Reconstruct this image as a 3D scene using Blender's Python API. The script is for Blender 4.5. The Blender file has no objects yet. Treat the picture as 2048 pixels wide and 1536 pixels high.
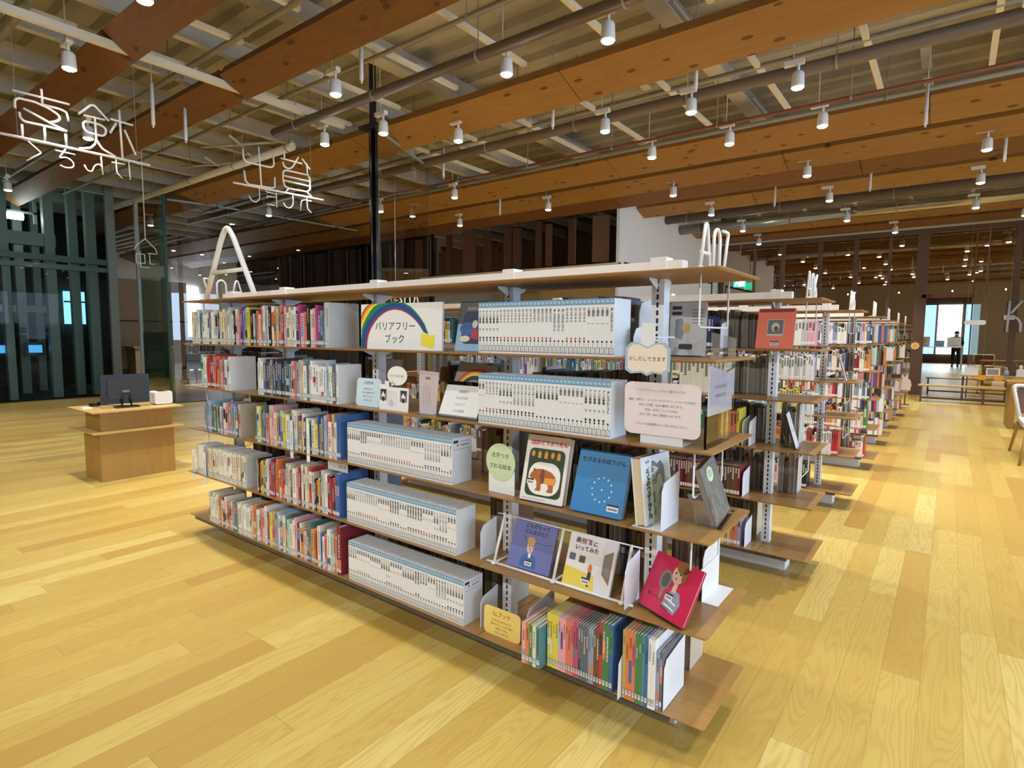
import bpy, math, random
from mathutils import Vector, Matrix
R = random.Random(7)
PI = math.pi
SC = bpy.context.scene
COL = SC.collection

# ---------------------------------------------------------------- camera
cam_d = bpy.data.cameras.new('camera'); cam = bpy.data.objects.new('camera', cam_d); COL.objects.link(cam)
CP = Vector((0.5681, -1.7923, 1.4268)); PITCH, YAW, ROLL = 0.0863, -0.6505, 0.0068
fw = Vector((math.sin(YAW)*math.cos(PITCH), math.cos(YAW)*math.cos(PITCH), -math.sin(PITCH)))
rt = Vector((math.cos(YAW), -math.sin(YAW), 0)); up = rt.cross(fw)
rt, up = rt*math.cos(ROLL)+up*math.sin(ROLL), -rt*math.sin(ROLL)+up*math.cos(ROLL)
cam.matrix_world = Matrix(((rt.x, up.x, -fw.x, CP.x), (rt.y, up.y, -fw.y, CP.y), (rt.z, up.z, -fw.z, CP.z), (0, 0, 0, 1)))
cam_d.sensor_width = 36; cam_d.lens = 1147.9/2048*36; cam_d.clip_end = 200; cam_d.clip_start = .05
SC.camera = cam
# ---------------------------------------------------------------- world, exposure
SC.view_settings.view_transform = 'Standard'; SC.view_settings.look = 'None'
SC.view_settings.gamma = 1; SC.view_settings.use_curve_mapping = False
SC.view_settings.exposure = 0.5
W = bpy.data.worlds.new('world'); SC.world = W; W.use_nodes = True
W.node_tree.nodes['Background'].inputs[0].default_value = (.84, .92, 1.0, 1)
W.node_tree.nodes['Background'].inputs[1].default_value = 0.6
LAMP_W = 192.0      # watts of every ceiling spotlight
LAMP_C = (1.0, .965, .92)
SPOT_DEG = 84
# daylight behind the far windows
def area_light(name, loc, rot, sx, sy, power, colr):
    d = bpy.data.lights.new(name, 'AREA'); d.shape = 'RECTANGLE'; d.size = sx; d.size_y = sy; d.energy = power; d.color = colr
    o = bpy.data.objects.new(name, d); COL.objects.link(o); o.location = loc; o.rotation_euler = rot
    return o
area_light('daylight_window_right', (8.6, 1.0, 2.2), (PI/2-.2, 0, PI/2), 14.0, 2.4, 330, (.52, .72, 1)).data.spread = 2.2
area_light('daylight_window_far', (.6, 37.2, 1.8), (-PI/2, 0, 0), 4.0, 3.0, 70, (.75, .9, 1))
area_light('daylight_window_left', (-27.5, 12.0, 1.8), (PI/2, 0, -PI/2), 5.0, 2.6, 120, (.75, .88, 1))

# ---------------------------------------------------------------- materials
MATS = {}
def mat(name, c, rough=.6, metal=0., spec=.5, emit=None, es=0, alpha=1):
    if name in MATS: return MATS[name]
    m = bpy.data.materials.new(name); m.use_nodes = True; b = m.node_tree.nodes['Principled BSDF']
    b.inputs['Base Color'].default_value = (*c, 1); b.inputs['Roughness'].default_value = rough
    b.inputs['Metallic'].default_value = metal; b.inputs['Specular IOR Level'].default_value = spec
    if emit: b.inputs['Emission Color'].default_value = (*emit, 1); b.inputs['Emission Strength'].default_value = es
    if alpha < 1: b.inputs['Alpha'].default_value = alpha
    m.diffuse_color = (*c, 1); MATS[name] = m; return m
def srgb(r, g, b):
    f = lambda v: (v/255/12.92) if v <= 10 else ((v/255+.055)/1.055)**2.4
    return (f(r), f(g), f(b))
class NT:
    def __init__(s, m): s.t = m.node_tree; s.b = s.t.nodes['Principled BSDF']
    def n(s, typ, **kw):
        nd = s.t.nodes.new(typ)
        for k, v in kw.items():
            if k.startswith('i'): nd.inputs[int(k[1:])].default_value = v
            else: setattr(nd, k, v)
        return nd
    def l(s, a, b): s.t.links.new(a, b)
    def m(s, op, a, b=None, c=None):
        nd = s.t.nodes.new('ShaderNodeMath'); nd.operation = op
        for i, v in enumerate((a, b, c)):
            if v is None: continue
            if isinstance(v, (int, float)): nd.inputs[i].default_value = v
            else: s.l(v, nd.inputs[i])
        return nd.outputs[0]
    def comb(s, x, y, z):
        nd = s.t.nodes.new('ShaderNodeCombineXYZ')
        for i, v in enumerate((x, y, z)):
            if isinstance(v, (int, float)): nd.inputs[i].default_value = v
            else: s.l(v, nd.inputs[i])
        return nd.outputs[0]
    def ramp(s, fac, stops):
        nd = s.t.nodes.new('ShaderNodeValToRGB'); e = nd.color_ramp.elements
        while len(e) < len(stops): e.new(.5)
        for i, (p, c) in enumerate(stops): e[i].position = p; e[i].color = (*c, 1)
        s.l(fac, nd.inputs[0]); return nd.outputs[0]
    def mix(s, fac, a, b, blend='MIX'):
        nd = s.t.nodes.new('ShaderNodeMix'); nd.data_type = 'RGBA'; nd.blend_type = blend
        for sock, v in ((nd.inputs[0], fac), (nd.inputs[6], a), (nd.inputs[7], b)):
            if isinstance(v, (int, float)): sock.default_value = v
            elif isinstance(v, tuple): sock.default_value = (*v, 1)
            else: s.l(v, sock)
        return nd.outputs[2]
    def noise(s, vec, scale, detail=3, rough=.5, dist=0):
        nd = s.n('ShaderNodeTexNoise'); nd.inputs['Scale'].default_value = scale; nd.inputs['Detail'].default_value = detail
        nd.inputs['Roughness'].default_value = rough; nd.inputs['Distortion'].default_value = dist
        s.l(vec, nd.inputs['Vector']); return nd.outputs[0]
def xyz(t):
    g = t.n('ShaderNodeNewGeometry'); sp = t.n('ShaderNodeSeparateXYZ'); t.l(g.outputs['Position'], sp.inputs[0]); return sp.outputs
def objxyz(t):
    g = t.n('ShaderNodeTexCoord'); sp = t.n('ShaderNodeSeparateXYZ'); t.l(g.outputs['Object'], sp.inputs[0]); return sp.outputs

def floor_material():
    m = mat('oak_floor_boards', (.6, .38, .14), .38); t = NT(m); x, y, z = xyz(t)
    X = t.m('DIVIDE', x, .137); ix = t.m('FLOOR', X); fx = t.m('FRACT', X)
    wn = t.n('ShaderNodeTexWhiteNoise', noise_dimensions='1D'); t.l(ix, wn.inputs['W'])
    Y = t.m('DIVIDE', t.m('ADD', y, t.m('MULTIPLY', wn.outputs['Value'], 9.7)), 1.75); iy = t.m('FLOOR', Y); fy = t.m('FRACT', Y)
    w2 = t.n('ShaderNodeTexWhiteNoise', noise_dimensions='2D'); t.l(t.comb(ix, iy, 0), w2.inputs['Vector'])
    idv = w2.outputs['Value']
    tint = t.ramp(idv, [(0, (.34, .195, .026)), (.2, (.39, .255, .040)), (.5, (.43, .305, .058)), (.8, (.47, .35, .080)), (1, (.54, .44, .14))])
    v = t.comb(t.m('ADD', t.m('MULTIPLY', x, 7), t.m('MULTIPLY', idv, 37)), t.m('MULTIPLY', y, .75), t.m('MULTIPLY', idv, 11))
    n1 = t.noise(v, 1.1, 2, .45, .3)
    bands = t.m('SINE', t.m('MULTIPLY', n1, 120)); bands = t.m('MULTIPLY_ADD', bands, .5, .5)
    bands = t.m('POWER', bands, 2.2)
    v2 = t.comb(t.m('MULTIPLY', x, 160), t.m('MULTIPLY', y, 5), idv)
    n2 = t.noise(v2, 1, 3, .6)
    c = t.mix(t.m('MULTIPLY', bands, .50), tint, (.36, .19, .035))
    c = t.mix(t.m('MULTIPLY', n2, .32), c, t.mix(.5, tint, (.72, .56, .24)))
    n3 = t.noise(t.comb(x, y, 0), .9, 2)
    c = t.mix(t.m('MULTIPLY', n3, .18), c, (.45, .25, .07))
    gap = t.m('MAXIMUM', t.m('LESS_THAN', fx, .012), t.m('LESS_THAN', fy, .0013))
    c = t.mix(t.m('MULTIPLY', gap, .6), c, (.16, .08, .025))
    t.l(c, t.b.inputs['Base Color'])
    t.l(t.m('MULTIPLY_ADD', n2, .15, .30), t.b.inputs['Roughness'])
    return m
def wood_mat(name, c1, c2, c3, knots=0, axis=0, rough=.5, scale=1., bandf=60, spec=.4):
    m = mat(name, c1, rough, spec=spec); t = NT(m); x, y, z = xyz(t)
    a = (x, y, z)[axis]; o = [v for i, v in enumerate((x, y, z)) if i != axis]
    s = scale
    v = t.comb(t.m('MULTIPLY', a, .7*s), t.m('MULTIPLY', o[0], 6*s), t.m('MULTIPLY', o[1], 6*s))
    n1 = t.noise(v, 1.0, 3, .5, .6)
    b = t.m('MULTIPLY_ADD', t.m('SINE', t.m('MULTIPLY', n1, bandf)), .5, .5)
    v2 = t.comb(t.m('MULTIPLY', a, 3*s), t.m('MULTIPLY', o[0], 90*s), t.m('MULTIPLY', o[1], 90*s))
    n2 = t.noise(v2, 1, 2)
    c = t.mix(t.m('MULTIPLY', b, .55), c1, c2)
    c = t.mix(t.m('MULTIPLY', n2, .5), c, c3)
    n4 = t.noise(t.comb(t.m('MULTIPLY', a, .45), t.m('MULTIPLY', o[0], 1.3), o[1]), 1, 1)
    c = t.mix(t.m('MULTIPLY', t.m('SUBTRACT', n4, .3), .5), c, c2)
    if knots:
        vo = t.n('ShaderNodeTexVoronoi'); vo.inputs['Scale'].default_value = 1.0
        t.l(t.comb(t.m('MULTIPLY', a, 3.0), t.m('MULTIPLY', o[0], 7.0), t.m('MULTIPLY', o[1], 1.2)), vo.inputs['Vector'])
        k = t.m('LESS_THAN', t.m('ADD', vo.outputs['Distance'], t.m('MULTIPLY', n2, .06)), .19)
        t.l(vo.outputs['Color'], (sp := t.n('ShaderNodeSeparateXYZ')).inputs[0])
        k = t.m('MULTIPLY', k, t.m('GREATER_THAN', sp.outputs[0], .12))
        c = t.mix(t.m('MULTIPLY', k, .75), c, (.06, .02, .008))
    t.l(c, t.b.inputs['Base Color']); return m
def noise_mat(name, c1, c2, scale, rough=.85, detail=4):
    m = mat(name, c1, rough); t = NT(m); x, y, z = xyz(t)
    n = t.noise(t.comb(x, y, z), scale, detail, .6)
    t.l(t.mix(n, c1, c2), t.b.inputs['Base Color']); return m
def glass_mat(name, tint, gloss=.12, rough=0.0, gc=(1, 1, 1), ior=1.5):
    m = bpy.data.materials.new(name); m.use_nodes = True; nt = m.node_tree; nt.nodes.clear()
    o = nt.nodes.new('ShaderNodeOutputMaterial'); tr = nt.nodes.new('ShaderNodeBsdfTransparent'); gl = nt.nodes.new('ShaderNodeBsdfGlossy')
    mx = nt.nodes.new('ShaderNodeMixShader'); fr = nt.nodes.new('ShaderNodeFresnel'); fr.inputs[0].default_value = ior
    ad = nt.nodes.new('ShaderNodeMath'); ad.operation = 'ADD'; ad.use_clamp = True; ad.inputs[1].default_value = gloss
    tr.inputs[0].default_value = (*tint, 1); gl.inputs[0].default_value = (*gc, 1); gl.inputs[1].default_value = rough
    nt.links.new(fr.outputs[0], ad.inputs[0]); nt.links.new(ad.outputs[0], mx.inputs[0])
    nt.links.new(tr.outputs[0], mx.inputs[1]); nt.links.new(gl.outputs[0], mx.inputs[2]); nt.links.new(mx.outputs[0], o.inputs[0])
    MATS[name] = m; return m

M_FLOOR = floor_material()
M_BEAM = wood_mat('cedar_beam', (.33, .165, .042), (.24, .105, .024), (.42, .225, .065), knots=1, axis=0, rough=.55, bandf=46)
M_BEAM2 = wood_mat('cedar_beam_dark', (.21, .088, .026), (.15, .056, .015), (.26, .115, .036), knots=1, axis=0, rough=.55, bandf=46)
M_SHELF = wood_mat('oak_shelf_board', (.34, .19, .058), (.27, .135, .035), (.41, .25, .085), axis=0, rough=.32, scale=1.6, bandf=40)
M_EDGE = mat('plywood_edge', (.34, .18, .055), .5)
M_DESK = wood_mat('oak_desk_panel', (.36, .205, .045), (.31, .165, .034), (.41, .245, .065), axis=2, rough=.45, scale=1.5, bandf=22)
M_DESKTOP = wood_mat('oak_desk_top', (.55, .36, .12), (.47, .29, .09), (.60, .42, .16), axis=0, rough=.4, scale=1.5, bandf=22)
M_SLAT = wood_mat('dark_cedar_slat', (.075, .032, .015), (.05, .02, .01), (.10, .045, .022), axis=2, rough=.6)
M_POST = noise_mat('brown_post', (.16, .085, .06), (.11, .06, .045), 6, .5)
M_PANEL = noise_mat('timber_wall_panel', (.58, .42, .26), (.50, .36, .21), 3, .7)
M_CONC = noise_mat('sprayed_concrete_deck', (.74, .67, .55), (.20, .185, .155), .9, .95, 10)
M_JOIST = mat('primed_steel_joist', (.60, .56, .48), .6)
M_CHAN = mat('cream_steel_channel', (.74, .67, .54), .55)
M_PIPE = mat('grey_ceiling_pipe', (.30, .27, .22), .5)
M_PIPEB = mat('brown_ceiling_duct', (.16, .115, .08), .5)
M_PIPER = mat('red_brown_thin_pipe', (.20, .06, .03), .5)
M_WHITE = mat('white_powder_coat', (.80, .80, .80), .4)
M_WTUBE = mat('white_sign_tube', (.85, .83, .78), .4)
M_WALL = mat('white_plaster', (.84, .84, .85), .9)
M_CREAM = mat('cream_plaster', (.72, .62, .45), .9)
M_STEELG = mat('grey_green_steel', (.27, .33, .31), .45)
M_DARK = mat('dark_void', (.012, .014, .013), .8)
M_BLACK = mat('black_plastic', (.012, .012, .013), .35)
M_MESH = noise_mat('dark_perforated_steel', (.10, .10, .10), (.03, .03, .03), 60, .5)
M_LENS = mat('lamp_lens', (1, 1, 1), .5, emit=(1, .96, .88), es=45)
M_WIN = mat('daylight_pane', (1, 1, 1), .5, emit=(.86, .95, 1), es=2.6)
M_WINB = mat('blue_daylight_pane', (.3, .6, .9), .5, emit=(.30, .68, 1), es=1.3)
M_SCREEN = mat('blue_screen', (.05, .2, .4), .4, emit=(.08, .42, .85), es=.9)
G_CLEAR = glass_mat('clear_glass', (.93, .96, .95), .0)
G_ELEV = glass_mat('shaft_glass', (.66, .76, .73), .0, ior=1.2)
G_PINK = glass_mat('sheer_glass_pane', (.88, .84, .84), .05)  # slight pink tint stands in for hazy beam reflections on the panes
G_FAR = glass_mat('facade_glass', (.60, .52, .42), .50, gc=(.85, .72, .55))
G_ACRYL = glass_mat('clear_acrylic', (.90, .91, .92), .05)
M_GEDGE = mat('green_glass_edge', (.02, .10, .09), .3)
M_PAGE = noise_mat('page_edges', (.70, .66, .56), (.60, .55, .45), 90, .9)
M_PAGE_SHADE = noise_mat('shaded_page_edges', (.32, .27, .21), (.24, .20, .15), 90, .9)  # page edges with the rear-shelf shade put into their colour
M_WHITEB = mat('white_cover', (.78, .79, .80), .45)
M_BLUEH = mat('blue_spine_head', (.13, .33, .55), .4)
M_INK = mat('dark_ink', (.03, .03, .035), .6)
M_INKG = mat('grey_ink', (.22, .22, .24), .6)
M_LABEL = mat('white_spine_label', (.80, .80, .78), .5)
M_LFRAME = mat('spine_label_frame', (.10, .12, .14), .5)

# ---------------------------------------------------------------- mesh builder
class MB:
    def __init__(s): s.v = []; s.f = []; s.mi = []; s.sm = []
    def add(s, vs, fs, mi=0, smooth=False):
        o = len(s.v); s.v += [tuple(v) for v in vs]
        for f in fs: s.f.append([i+o for i in f]); s.mi.append(mi); s.sm.append(smooth)
        return s
    def box(s, x0, x1, y0, y1, z0, z1, mi=0):
        vs = [(x, y, z) for z in (z0, z1) for y in (y0, y1) for x in (x0, x1)]
        return s.add(vs, [(0, 2, 3, 1), (4, 5, 7, 6), (0, 1, 5, 4), (2, 6, 7, 3), (0, 4, 6, 2), (1, 3, 7, 5)], mi)
    def prism(s, prof, ax, a0, a1, mi=0):
        """prof: 2-D outline in the plane across axis ax, extruded from a0 to a1"""
        n = len(prof)
        def P(a, q):
            return {0: (a, q[0], q[1]), 1: (q[0], a, q[1]), 2: (q[0], q[1], a)}[ax]
        vs = [P(a0, q) for q in prof]+[P(a1, q) for q in prof]
        fs = [(i, (i+1) % n, (i+1) % n+n, i+n) for i in range(n)]+[tuple(range(n))[::-1], tuple(range(n, 2*n))]
        return s.add(vs, fs, mi)
    def tube(s, pts, r, seg=8, mi=0, cap=True):
        pts = [Vector(p) for p in pts]; n = len(pts); rings = []
        t0 = (pts[1]-pts[0]).normalized(); ref = Vector((0, 0, 1)) if abs(t0.z) < .9 else Vector((1, 0, 0))
        u = t0.cross(ref).normalized()
        vs = []
        for i, p in enumerate(pts):
            a = (pts[i]-pts[i-1]).normalized() if i else t0
            b = (pts[i+1]-pts[i]).normalized() if i < n-1 else a
            t = (a+b).normalized() if (a+b).length > 1e-6 else a
            u = (u-t*u.dot(t)).normalized(); w = t.cross(u)
            rr = r[i] if isinstance(r, (list, tuple)) else r
            k = 1/max(.5, a.dot(t))
            for j in range(seg):
                an = 2*PI*j/seg; vs.append(p+(u*math.cos(an)+w*math.sin(an))*rr*k)
        fs = [(i*seg+j, i*seg+(j+1) % seg, (i+1)*seg+(j+1) % seg, (i+1)*seg+j) for i in range(n-1) for j in range(seg)]
        s.add(vs, fs, mi, True)
        if cap: 
            o = len(s.v)-len(vs)
            s.f.append([o+j for j in range(seg)][::-1]); s.mi.append(mi); s.sm.append(False)
            s.f.append([o+(n-1)*seg+j for j in range(seg)]); s.mi.append(mi); s.sm.append(False)
        return s
    def build(s, name, mats, parent=None, loc=None):
        me = bpy.data.meshes.new(name); me.from_pydata(s.v, [], s.f)
        for m in (mats if isinstance(mats, (list, tuple)) else [mats]): me.materials.append(m)
        me.polygons.foreach_set('material_index', s.mi); me.polygons.foreach_set('use_smooth', s.sm); me.update()
        return link(name, me, parent, loc)
def link(name, me, parent=None, loc=None):
    o = bpy.data.objects.new(name, me); COL.objects.link(o)
    if parent: o.parent = parent
    if loc is not None: o.location = loc
    return o
def rbend(pts, r=.03, n=5):
    """round the corners of a polyline"""
    pts = [Vector(p) for p in pts]; out = [pts[0]]
    for i in range(1, len(pts)-1):
        a, b, c = pts[i-1], pts[i], pts[i+1]
        d = min(r, (a-b).length*.45, (c-b).length*.45)
        p, q = b+(a-b).normalized()*d, b+(c-b).normalized()*d
        for k in range(n+1):
            t = k/n; out.append(p*(1-t)**2+b*2*t*(1-t)+q*t*t)
    out.append(pts[-1]); return out
def tag(o, label, cat, group=None):
    o['label'] = label; o['category'] = cat
    if group: o['group'] = group
    return o
def thing(name, label, cat, loc=(0, 0, 0), rz=0, group=None):
    o = bpy.data.objects.new(name, None); COL.objects.link(o); o.location = loc; o.rotation_euler = (0, 0, rz); o.empty_display_size = .1
    return tag(o, label, cat, group)
def struct(o): o['kind'] = 'structure'; return o
def copy_tree(o, loc=None, label=None, group=None, parent=None):
    c = o.copy(); COL.objects.link(c); c.parent = parent
    if loc is not None: c.location = loc
    if label: c['label'] = label
    if group: c['group'] = group
    for ch in list(o.children): copy_tree(ch, parent=c)
    return c
TX = {}
def text_mesh(body, size=1., align='CENTER', spacing=1., bold=0.):
    k = (body, size, align, spacing, bold)
    if k in TX: return TX[k]
    cu = bpy.data.curves.new('t', 'FONT'); cu.body = body; cu.size = size; cu.align_x = align; cu.align_y = 'CENTER'
    cu.space_line = spacing; cu.offset = bold; cu.resolution_u = 2; cu.fill_mode = 'FRONT' if hasattr(cu, 'fill_mode') else None
    o = bpy.data.objects.new('t', cu); COL.objects.link(o)
    dg = bpy.context.evaluated_depsgraph_get(); me = bpy.data.meshes.new_from_object(o.evaluated_get(dg))
    vs = [tuple(v.co) for v in me.vertices]; fs = [list(p.vertices) for p in me.polygons]
    bpy.data.objects.remove(o); bpy.data.curves.remove(cu); bpy.data.meshes.remove(me)
    TX[k] = (vs, fs); return TX[k]
def put_text(mb, body, size, o, ux=(1, 0, 0), uy=(0, 0, 1), mi=0, align='CENTER', spacing=1., bold=0.):
    vs, fs = text_mesh(body, size, align, spacing, bold)
    o, ux, uy = Vector(o), Vector(ux), Vector(uy)
    mb.add([o+ux*v[0]+uy*v[1] for v in vs], fs, mi)
def rrect(w, h, r, n=5, cx=0, cy=0):
    out = []
    for (sx, sy, a0) in ((1, 1, 0), (-1, 1, 90), (-1, -1, 180), (1, -1, 270)):
        for k in range(n+1):
            a = math.radians(a0+90*k/n); out.append((cx+sx*(w/2-r)+r*math.cos(a), cy+sy*(h/2-r)+r*math.sin(a)))
    return out
def ellipse(rx, ry, cx=0, cy=0, n=28): return [(cx+rx*math.cos(2*PI*k/n), cy+ry*math.sin(2*PI*k/n)) for k in range(n)]
def flat(mb, pts, y, mi=0):
    """a flat printed shape in the x-z plane at depth y, seen from -y"""
    mb.add([(p[0], y, p[1]) for p in pts], [tuple(range(len(pts)))], mi)
# ================================================================ setting
b = MB(); b.box(-30, 8, -9, 40, -.1, 0); struct(b.build('floor', M_FLOOR))

# ceiling deck: corrugated soffit running along x, steel joists along y
b = MB(); y = -9.0; prof = []
while y < 41: prof += [(y, 4.98), (y+.20, 4.98), (y+.24, 4.90), (y+.36, 4.90)]; y += .40
vs = []
for p in prof: vs += [(-30, p[0], p[1]), (8, p[0], p[1])]
b.add(vs, [(2*i, 2*i+1, 2*i+3, 2*i+2) for i in range(len(prof)-1)]); b.box(-30, 8, -9, 41, 5.1, 5.2)
CEIL = struct(b.build('ceiling', M_CONC))
for i in range(13):                       # tall joists over the left hall
    x = -18.6+i*1.06
    b = MB()
    b.box(x, x+.085, -6, 15.4, 4.60, 4.615); b.box(x, x+.012, -6, 15.4, 4.42, 4.61); b.box(x, x+.085, -6, 15.4, 4.40, 4.415)
    b.build('ceiling_joist', M_JOIST, CEIL)
for i in range(9):                        # slim lamp channels over the bookcases, one metre apart
    x = 1.72-i*1.0
    for y0, y1 in ((-6, .25), (.75, 1.35), (1.85, 3.42), (4.05, 6.45), (7.15, 7.7), (8.4, 8.6), (10.5, 13.0)):
        b = MB(); b.box(x, x+.055, y0, y1, 4.30, 4.305); b.box(x, x+.004, y0, y1, 4.305, 4.345); b.box(x+.051, x+.055, y0, y1, 4.305, 4.345); b.build('ceiling_channel', M_CHAN, CEIL)
for x in (-5.0, -1.9, 1.2, 4.3):          # deeper girders
    b = MB(); b.box(x-.10, x+.10, -6, 15.4, 4.62, 4.64); b.box(x-.01, x+.01, -6, 15.4, 4.64, 4.9); b.build('ceiling_girder', M_CONC, CEIL)
b = MB(); b.box(-5.885, -5.825, -4, 3.0, 4.07, 4.075); b.box(-5.885, -5.88, -4, 3.0, 4.075, 4.14); b.box(-5.83, -5.825, -4, 3.0, 4.075, 4.14); b.build('ceiling_channel', M_CHAN, CEIL)
# bright insulation panels laid between joists
b = MB(); pn = []
rr = random.Random(3)
for i in range(60):
    x = -15+rr.randrange(0, 18)*1.0+.1; yy = rr.uniform(-3, 14.5)
    pn.append((x, yy, rr.uniform(.35, .85), rr.uniform(.09, .16)))
for x, yy, w, d in pn:
    q = MB(); q.box(x, x+.10, yy, yy+w, 4.70, 4.73)
    q.build('ceiling_strap', M_JOIST, CEIL)

def beam(y, x0, x1, w=.46, t=.10, tilt=.163/.476, m=None, z=4.0, cuts=(), lab=''):
    """laminated cedar plank carried tilted: lower edge at y, upper edge towards -y"""
    a = math.atan(tilt); ca, sa = math.cos(a), math.sin(a)
    prof = [(y, z), (y-w*ca, z+w*sa), (y-w*ca+t*sa, z+w*sa+t*ca), (y+t*sa, z+t*ca)]
    r = thing('cedar_beam', lab, 'beam', ((x0+x1)/2, y, z))
    xs = [x0]+list(cuts)+[x1]
    for i in range(len(xs)-1):
        b = MB(); b.prism([(p[0]-y, p[1]-z) for p in prof], 0, xs[i]+(.055 if xs[i] == -5.86 else .005)-r.location.x, xs[i+1]-(.055 if xs[i+1] == -5.86 else .005)-r.location.x)
        b.build('beam_plank', m or M_BEAM, r)
    return r
beam(-3.6, -24, 7, lab='wide cedar beam farthest forward, above the open floor at left', cuts=(-12, -6, 0), z=4.1)
beam(-1.55, -24, 7, w=.4, lab='cedar beam crossing above the near floor in front of the bookcase', cuts=(-9.5, -5, -1), z=4.15)
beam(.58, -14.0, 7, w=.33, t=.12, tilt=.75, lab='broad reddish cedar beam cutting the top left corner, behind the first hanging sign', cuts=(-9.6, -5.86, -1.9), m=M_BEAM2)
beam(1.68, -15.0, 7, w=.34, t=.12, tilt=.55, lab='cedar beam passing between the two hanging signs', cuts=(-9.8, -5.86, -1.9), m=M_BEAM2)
beam(3.93, -24, 7, w=.50, lab='large knotted cedar beam crossing above the front bookcase', cuts=(-14, -9.2, -6.3, -2.84, 1.5))
beam(7.0, -24, 7, w=.53, lab='cedar beam behind the thin red pipe, over the third bookcase', cuts=(-13, -8, -3.9, .22, 3))
beam(8.16, -24, 7, w=.46, lab='cedar beam next behind the beam after the red pipe', cuts=(-12, -6.1, -1.6, 2.6))
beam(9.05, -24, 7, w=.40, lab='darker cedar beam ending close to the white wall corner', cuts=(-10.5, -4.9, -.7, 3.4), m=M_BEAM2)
beam(10.28, -4.98, 7, w=.43, lab='cedar beam butting into the white wall, first past its corner', cuts=(-2.6, 1.8), )
beam(13.6, -4.98, 7, w=.6, tilt=.2, lab='cedar beam butting into the white wall farther back, above the far glass', cuts=(-2.2, 2.4))
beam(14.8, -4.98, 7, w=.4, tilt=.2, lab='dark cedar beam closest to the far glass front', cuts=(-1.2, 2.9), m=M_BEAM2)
for i, yy in enumerate((17.5, 19.6, 21.7, 23.8, 25.9, 28.0, 30.1)):
    beam(yy, -5, 6, w=.5, cuts=(-1, 3), lab='cedar beam number %s behind the far glass front' % ('one two three four five six seven'.split()[i]))

# pipes
def pipe(y, z, r, x0, x1, m, lab, name='ceiling_pipe', hang=1.6):
    t = thing(name, lab, 'pipe', ((x0+x1)/2, y, z)); ox = t.location.x
    b = MB(); b.tube([(x0-ox, 0, 0), (x1-ox, 0, 0)], r, 12); b.build('pipe_run', m, t)
    x = x0+.5
    while x < x1:
        b = MB(); b.tube([(x-ox, 0, r*.8), (x-ox, 0, 4.9-z)], .006, 5); b.tube([(x-ox-.01, 0, 0), (x-ox+.01, 0, 0)], r+.008, 10)
        b.build('hanger_rod', M_PIPE, t); x += hang
    return t
pipe(4.64, 4.05, .062, -14, 7, M_PIPEB, 'thick brown duct pipe hung behind the large knotted beam', hang=1.45)
pipe(5.62, 4.03, .020, -14, 7, M_PIPER, 'thin red-brown pipe hung between two cedar beams', hang=1.45)
pipe(2.47, 4.02, .052, -6.6, 7, M_PIPEB, 'brown pipe hung in front of the large knotted beam', hang=1.5)
pipe(2.92, 4.02, .052, -13.5, -6.9, M_CHAN, 'cream pipe running left from behind the second hanging sign', hang=1.5)
pipe(2.2, 4.22, .022, -14, 7, M_PIPE, 'thin grey conduit just above the brown pipe', hang=2.1)
pipe(4.95, 4.32, .028, -14, 7, M_PIPE, 'grey conduit above the thick brown duct pipe', hang=2.1)
pipe(4.28, 4.25, .022, -14, 7, M_PIPE, 'thin grey conduit tight behind the large knotted beam', hang=1.9)
pipe(6.5, 4.25, .03, -14, 7, M_PIPE, 'grey conduit behind the thin red pipe', hang=1.9)
pipe(-.2, 4.25, .05, -14, 7, M_PIPE, 'grey pipe above the first hanging sign', hang=1.7)
pipe(1.25, 4.3, .03, -14, 7, M_PIPE, 'thin grey pipe above the second hanging sign', hang=1.7)
pipe(11.5, 4.15, .10, -4.95, 7, M_PIPEB, 'wide dark duct ending at the white wall', hang=2)
pipe(12.4, 4.05, .12, -4.95, 7, mat('shiny_duct', (.45, .42, .36), .2, 1.), 'shiny round metal duct ending at the white wall', hang=2)
# cross bracing and cable trays near the left
b = MB()
for i, (x, y) in enumerate(((-9.5, 3.2), (-8.4, 3.3), (-8.9, 2.6), (-10.3, 2.9))):
    q = MB(); q.tube([(x, y, 4.3), (x+.9, y+.8, 4.42)], .02, 6); q.tube([(x+.9, y, 4.3), (x, y+.8, 4.42)], .02, 6)
    q.build('ceiling_brace', M_JOIST, CEIL)

# ---- spotlights
def lamp_light(loc, k=1., deg=SPOT_DEG, c=LAMP_C):
    d = bpy.data.lights.new('spot', 'SPOT'); d.energy = LAMP_W*k; d.color = c; d.spot_size = math.radians(deg); d.spot_blend = .8
    d.shadow_soft_size = .028
    o = bpy.data.objects.new('spot', d); COL.objects.link(o); o.location = (loc[0], loc[1], loc[2]-.03)
    return o
NUMW = 'first second third fourth fifth sixth seventh eighth ninth'.split()
def make_lamp(loc, lab, light=True, group=None, size=1.):
    t = thing('ceiling_spotlight', lab, 'spotlight', loc, 0, group)
    b = MB(); b.tube([(0, 0, .003), (0, 0, .02), (0, 0, .13), (0, 0, .15)], [.058*size, .06*size, .054*size, .04*size], 20); b.build('lamp_body', M_WHITE, t)
    b = MB(); b.tube([(0, 0, -.014), (0, 0, -.008), (0, 0, .002)], [.032*size, .047*size, .054*size], 20); b.build('lamp_lens', M_LENS, t)
    b = MB(); b.tube([(.0, 0, .15), (.0, 0, .22)], .014, 8); b.box(-.13, .05, -.028, .028, .22, .265); b.build('lamp_mount', M_WHITE, t)
    b = MB(); b.tube([(-.05, 0, .26), (-.05, 0, 4.95-loc[2])], .006, 5); b.build('lamp_rod', M_JOIST, t)
    if light:
        lamp_light(loc)
    return t
LZ = 3.84
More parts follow.
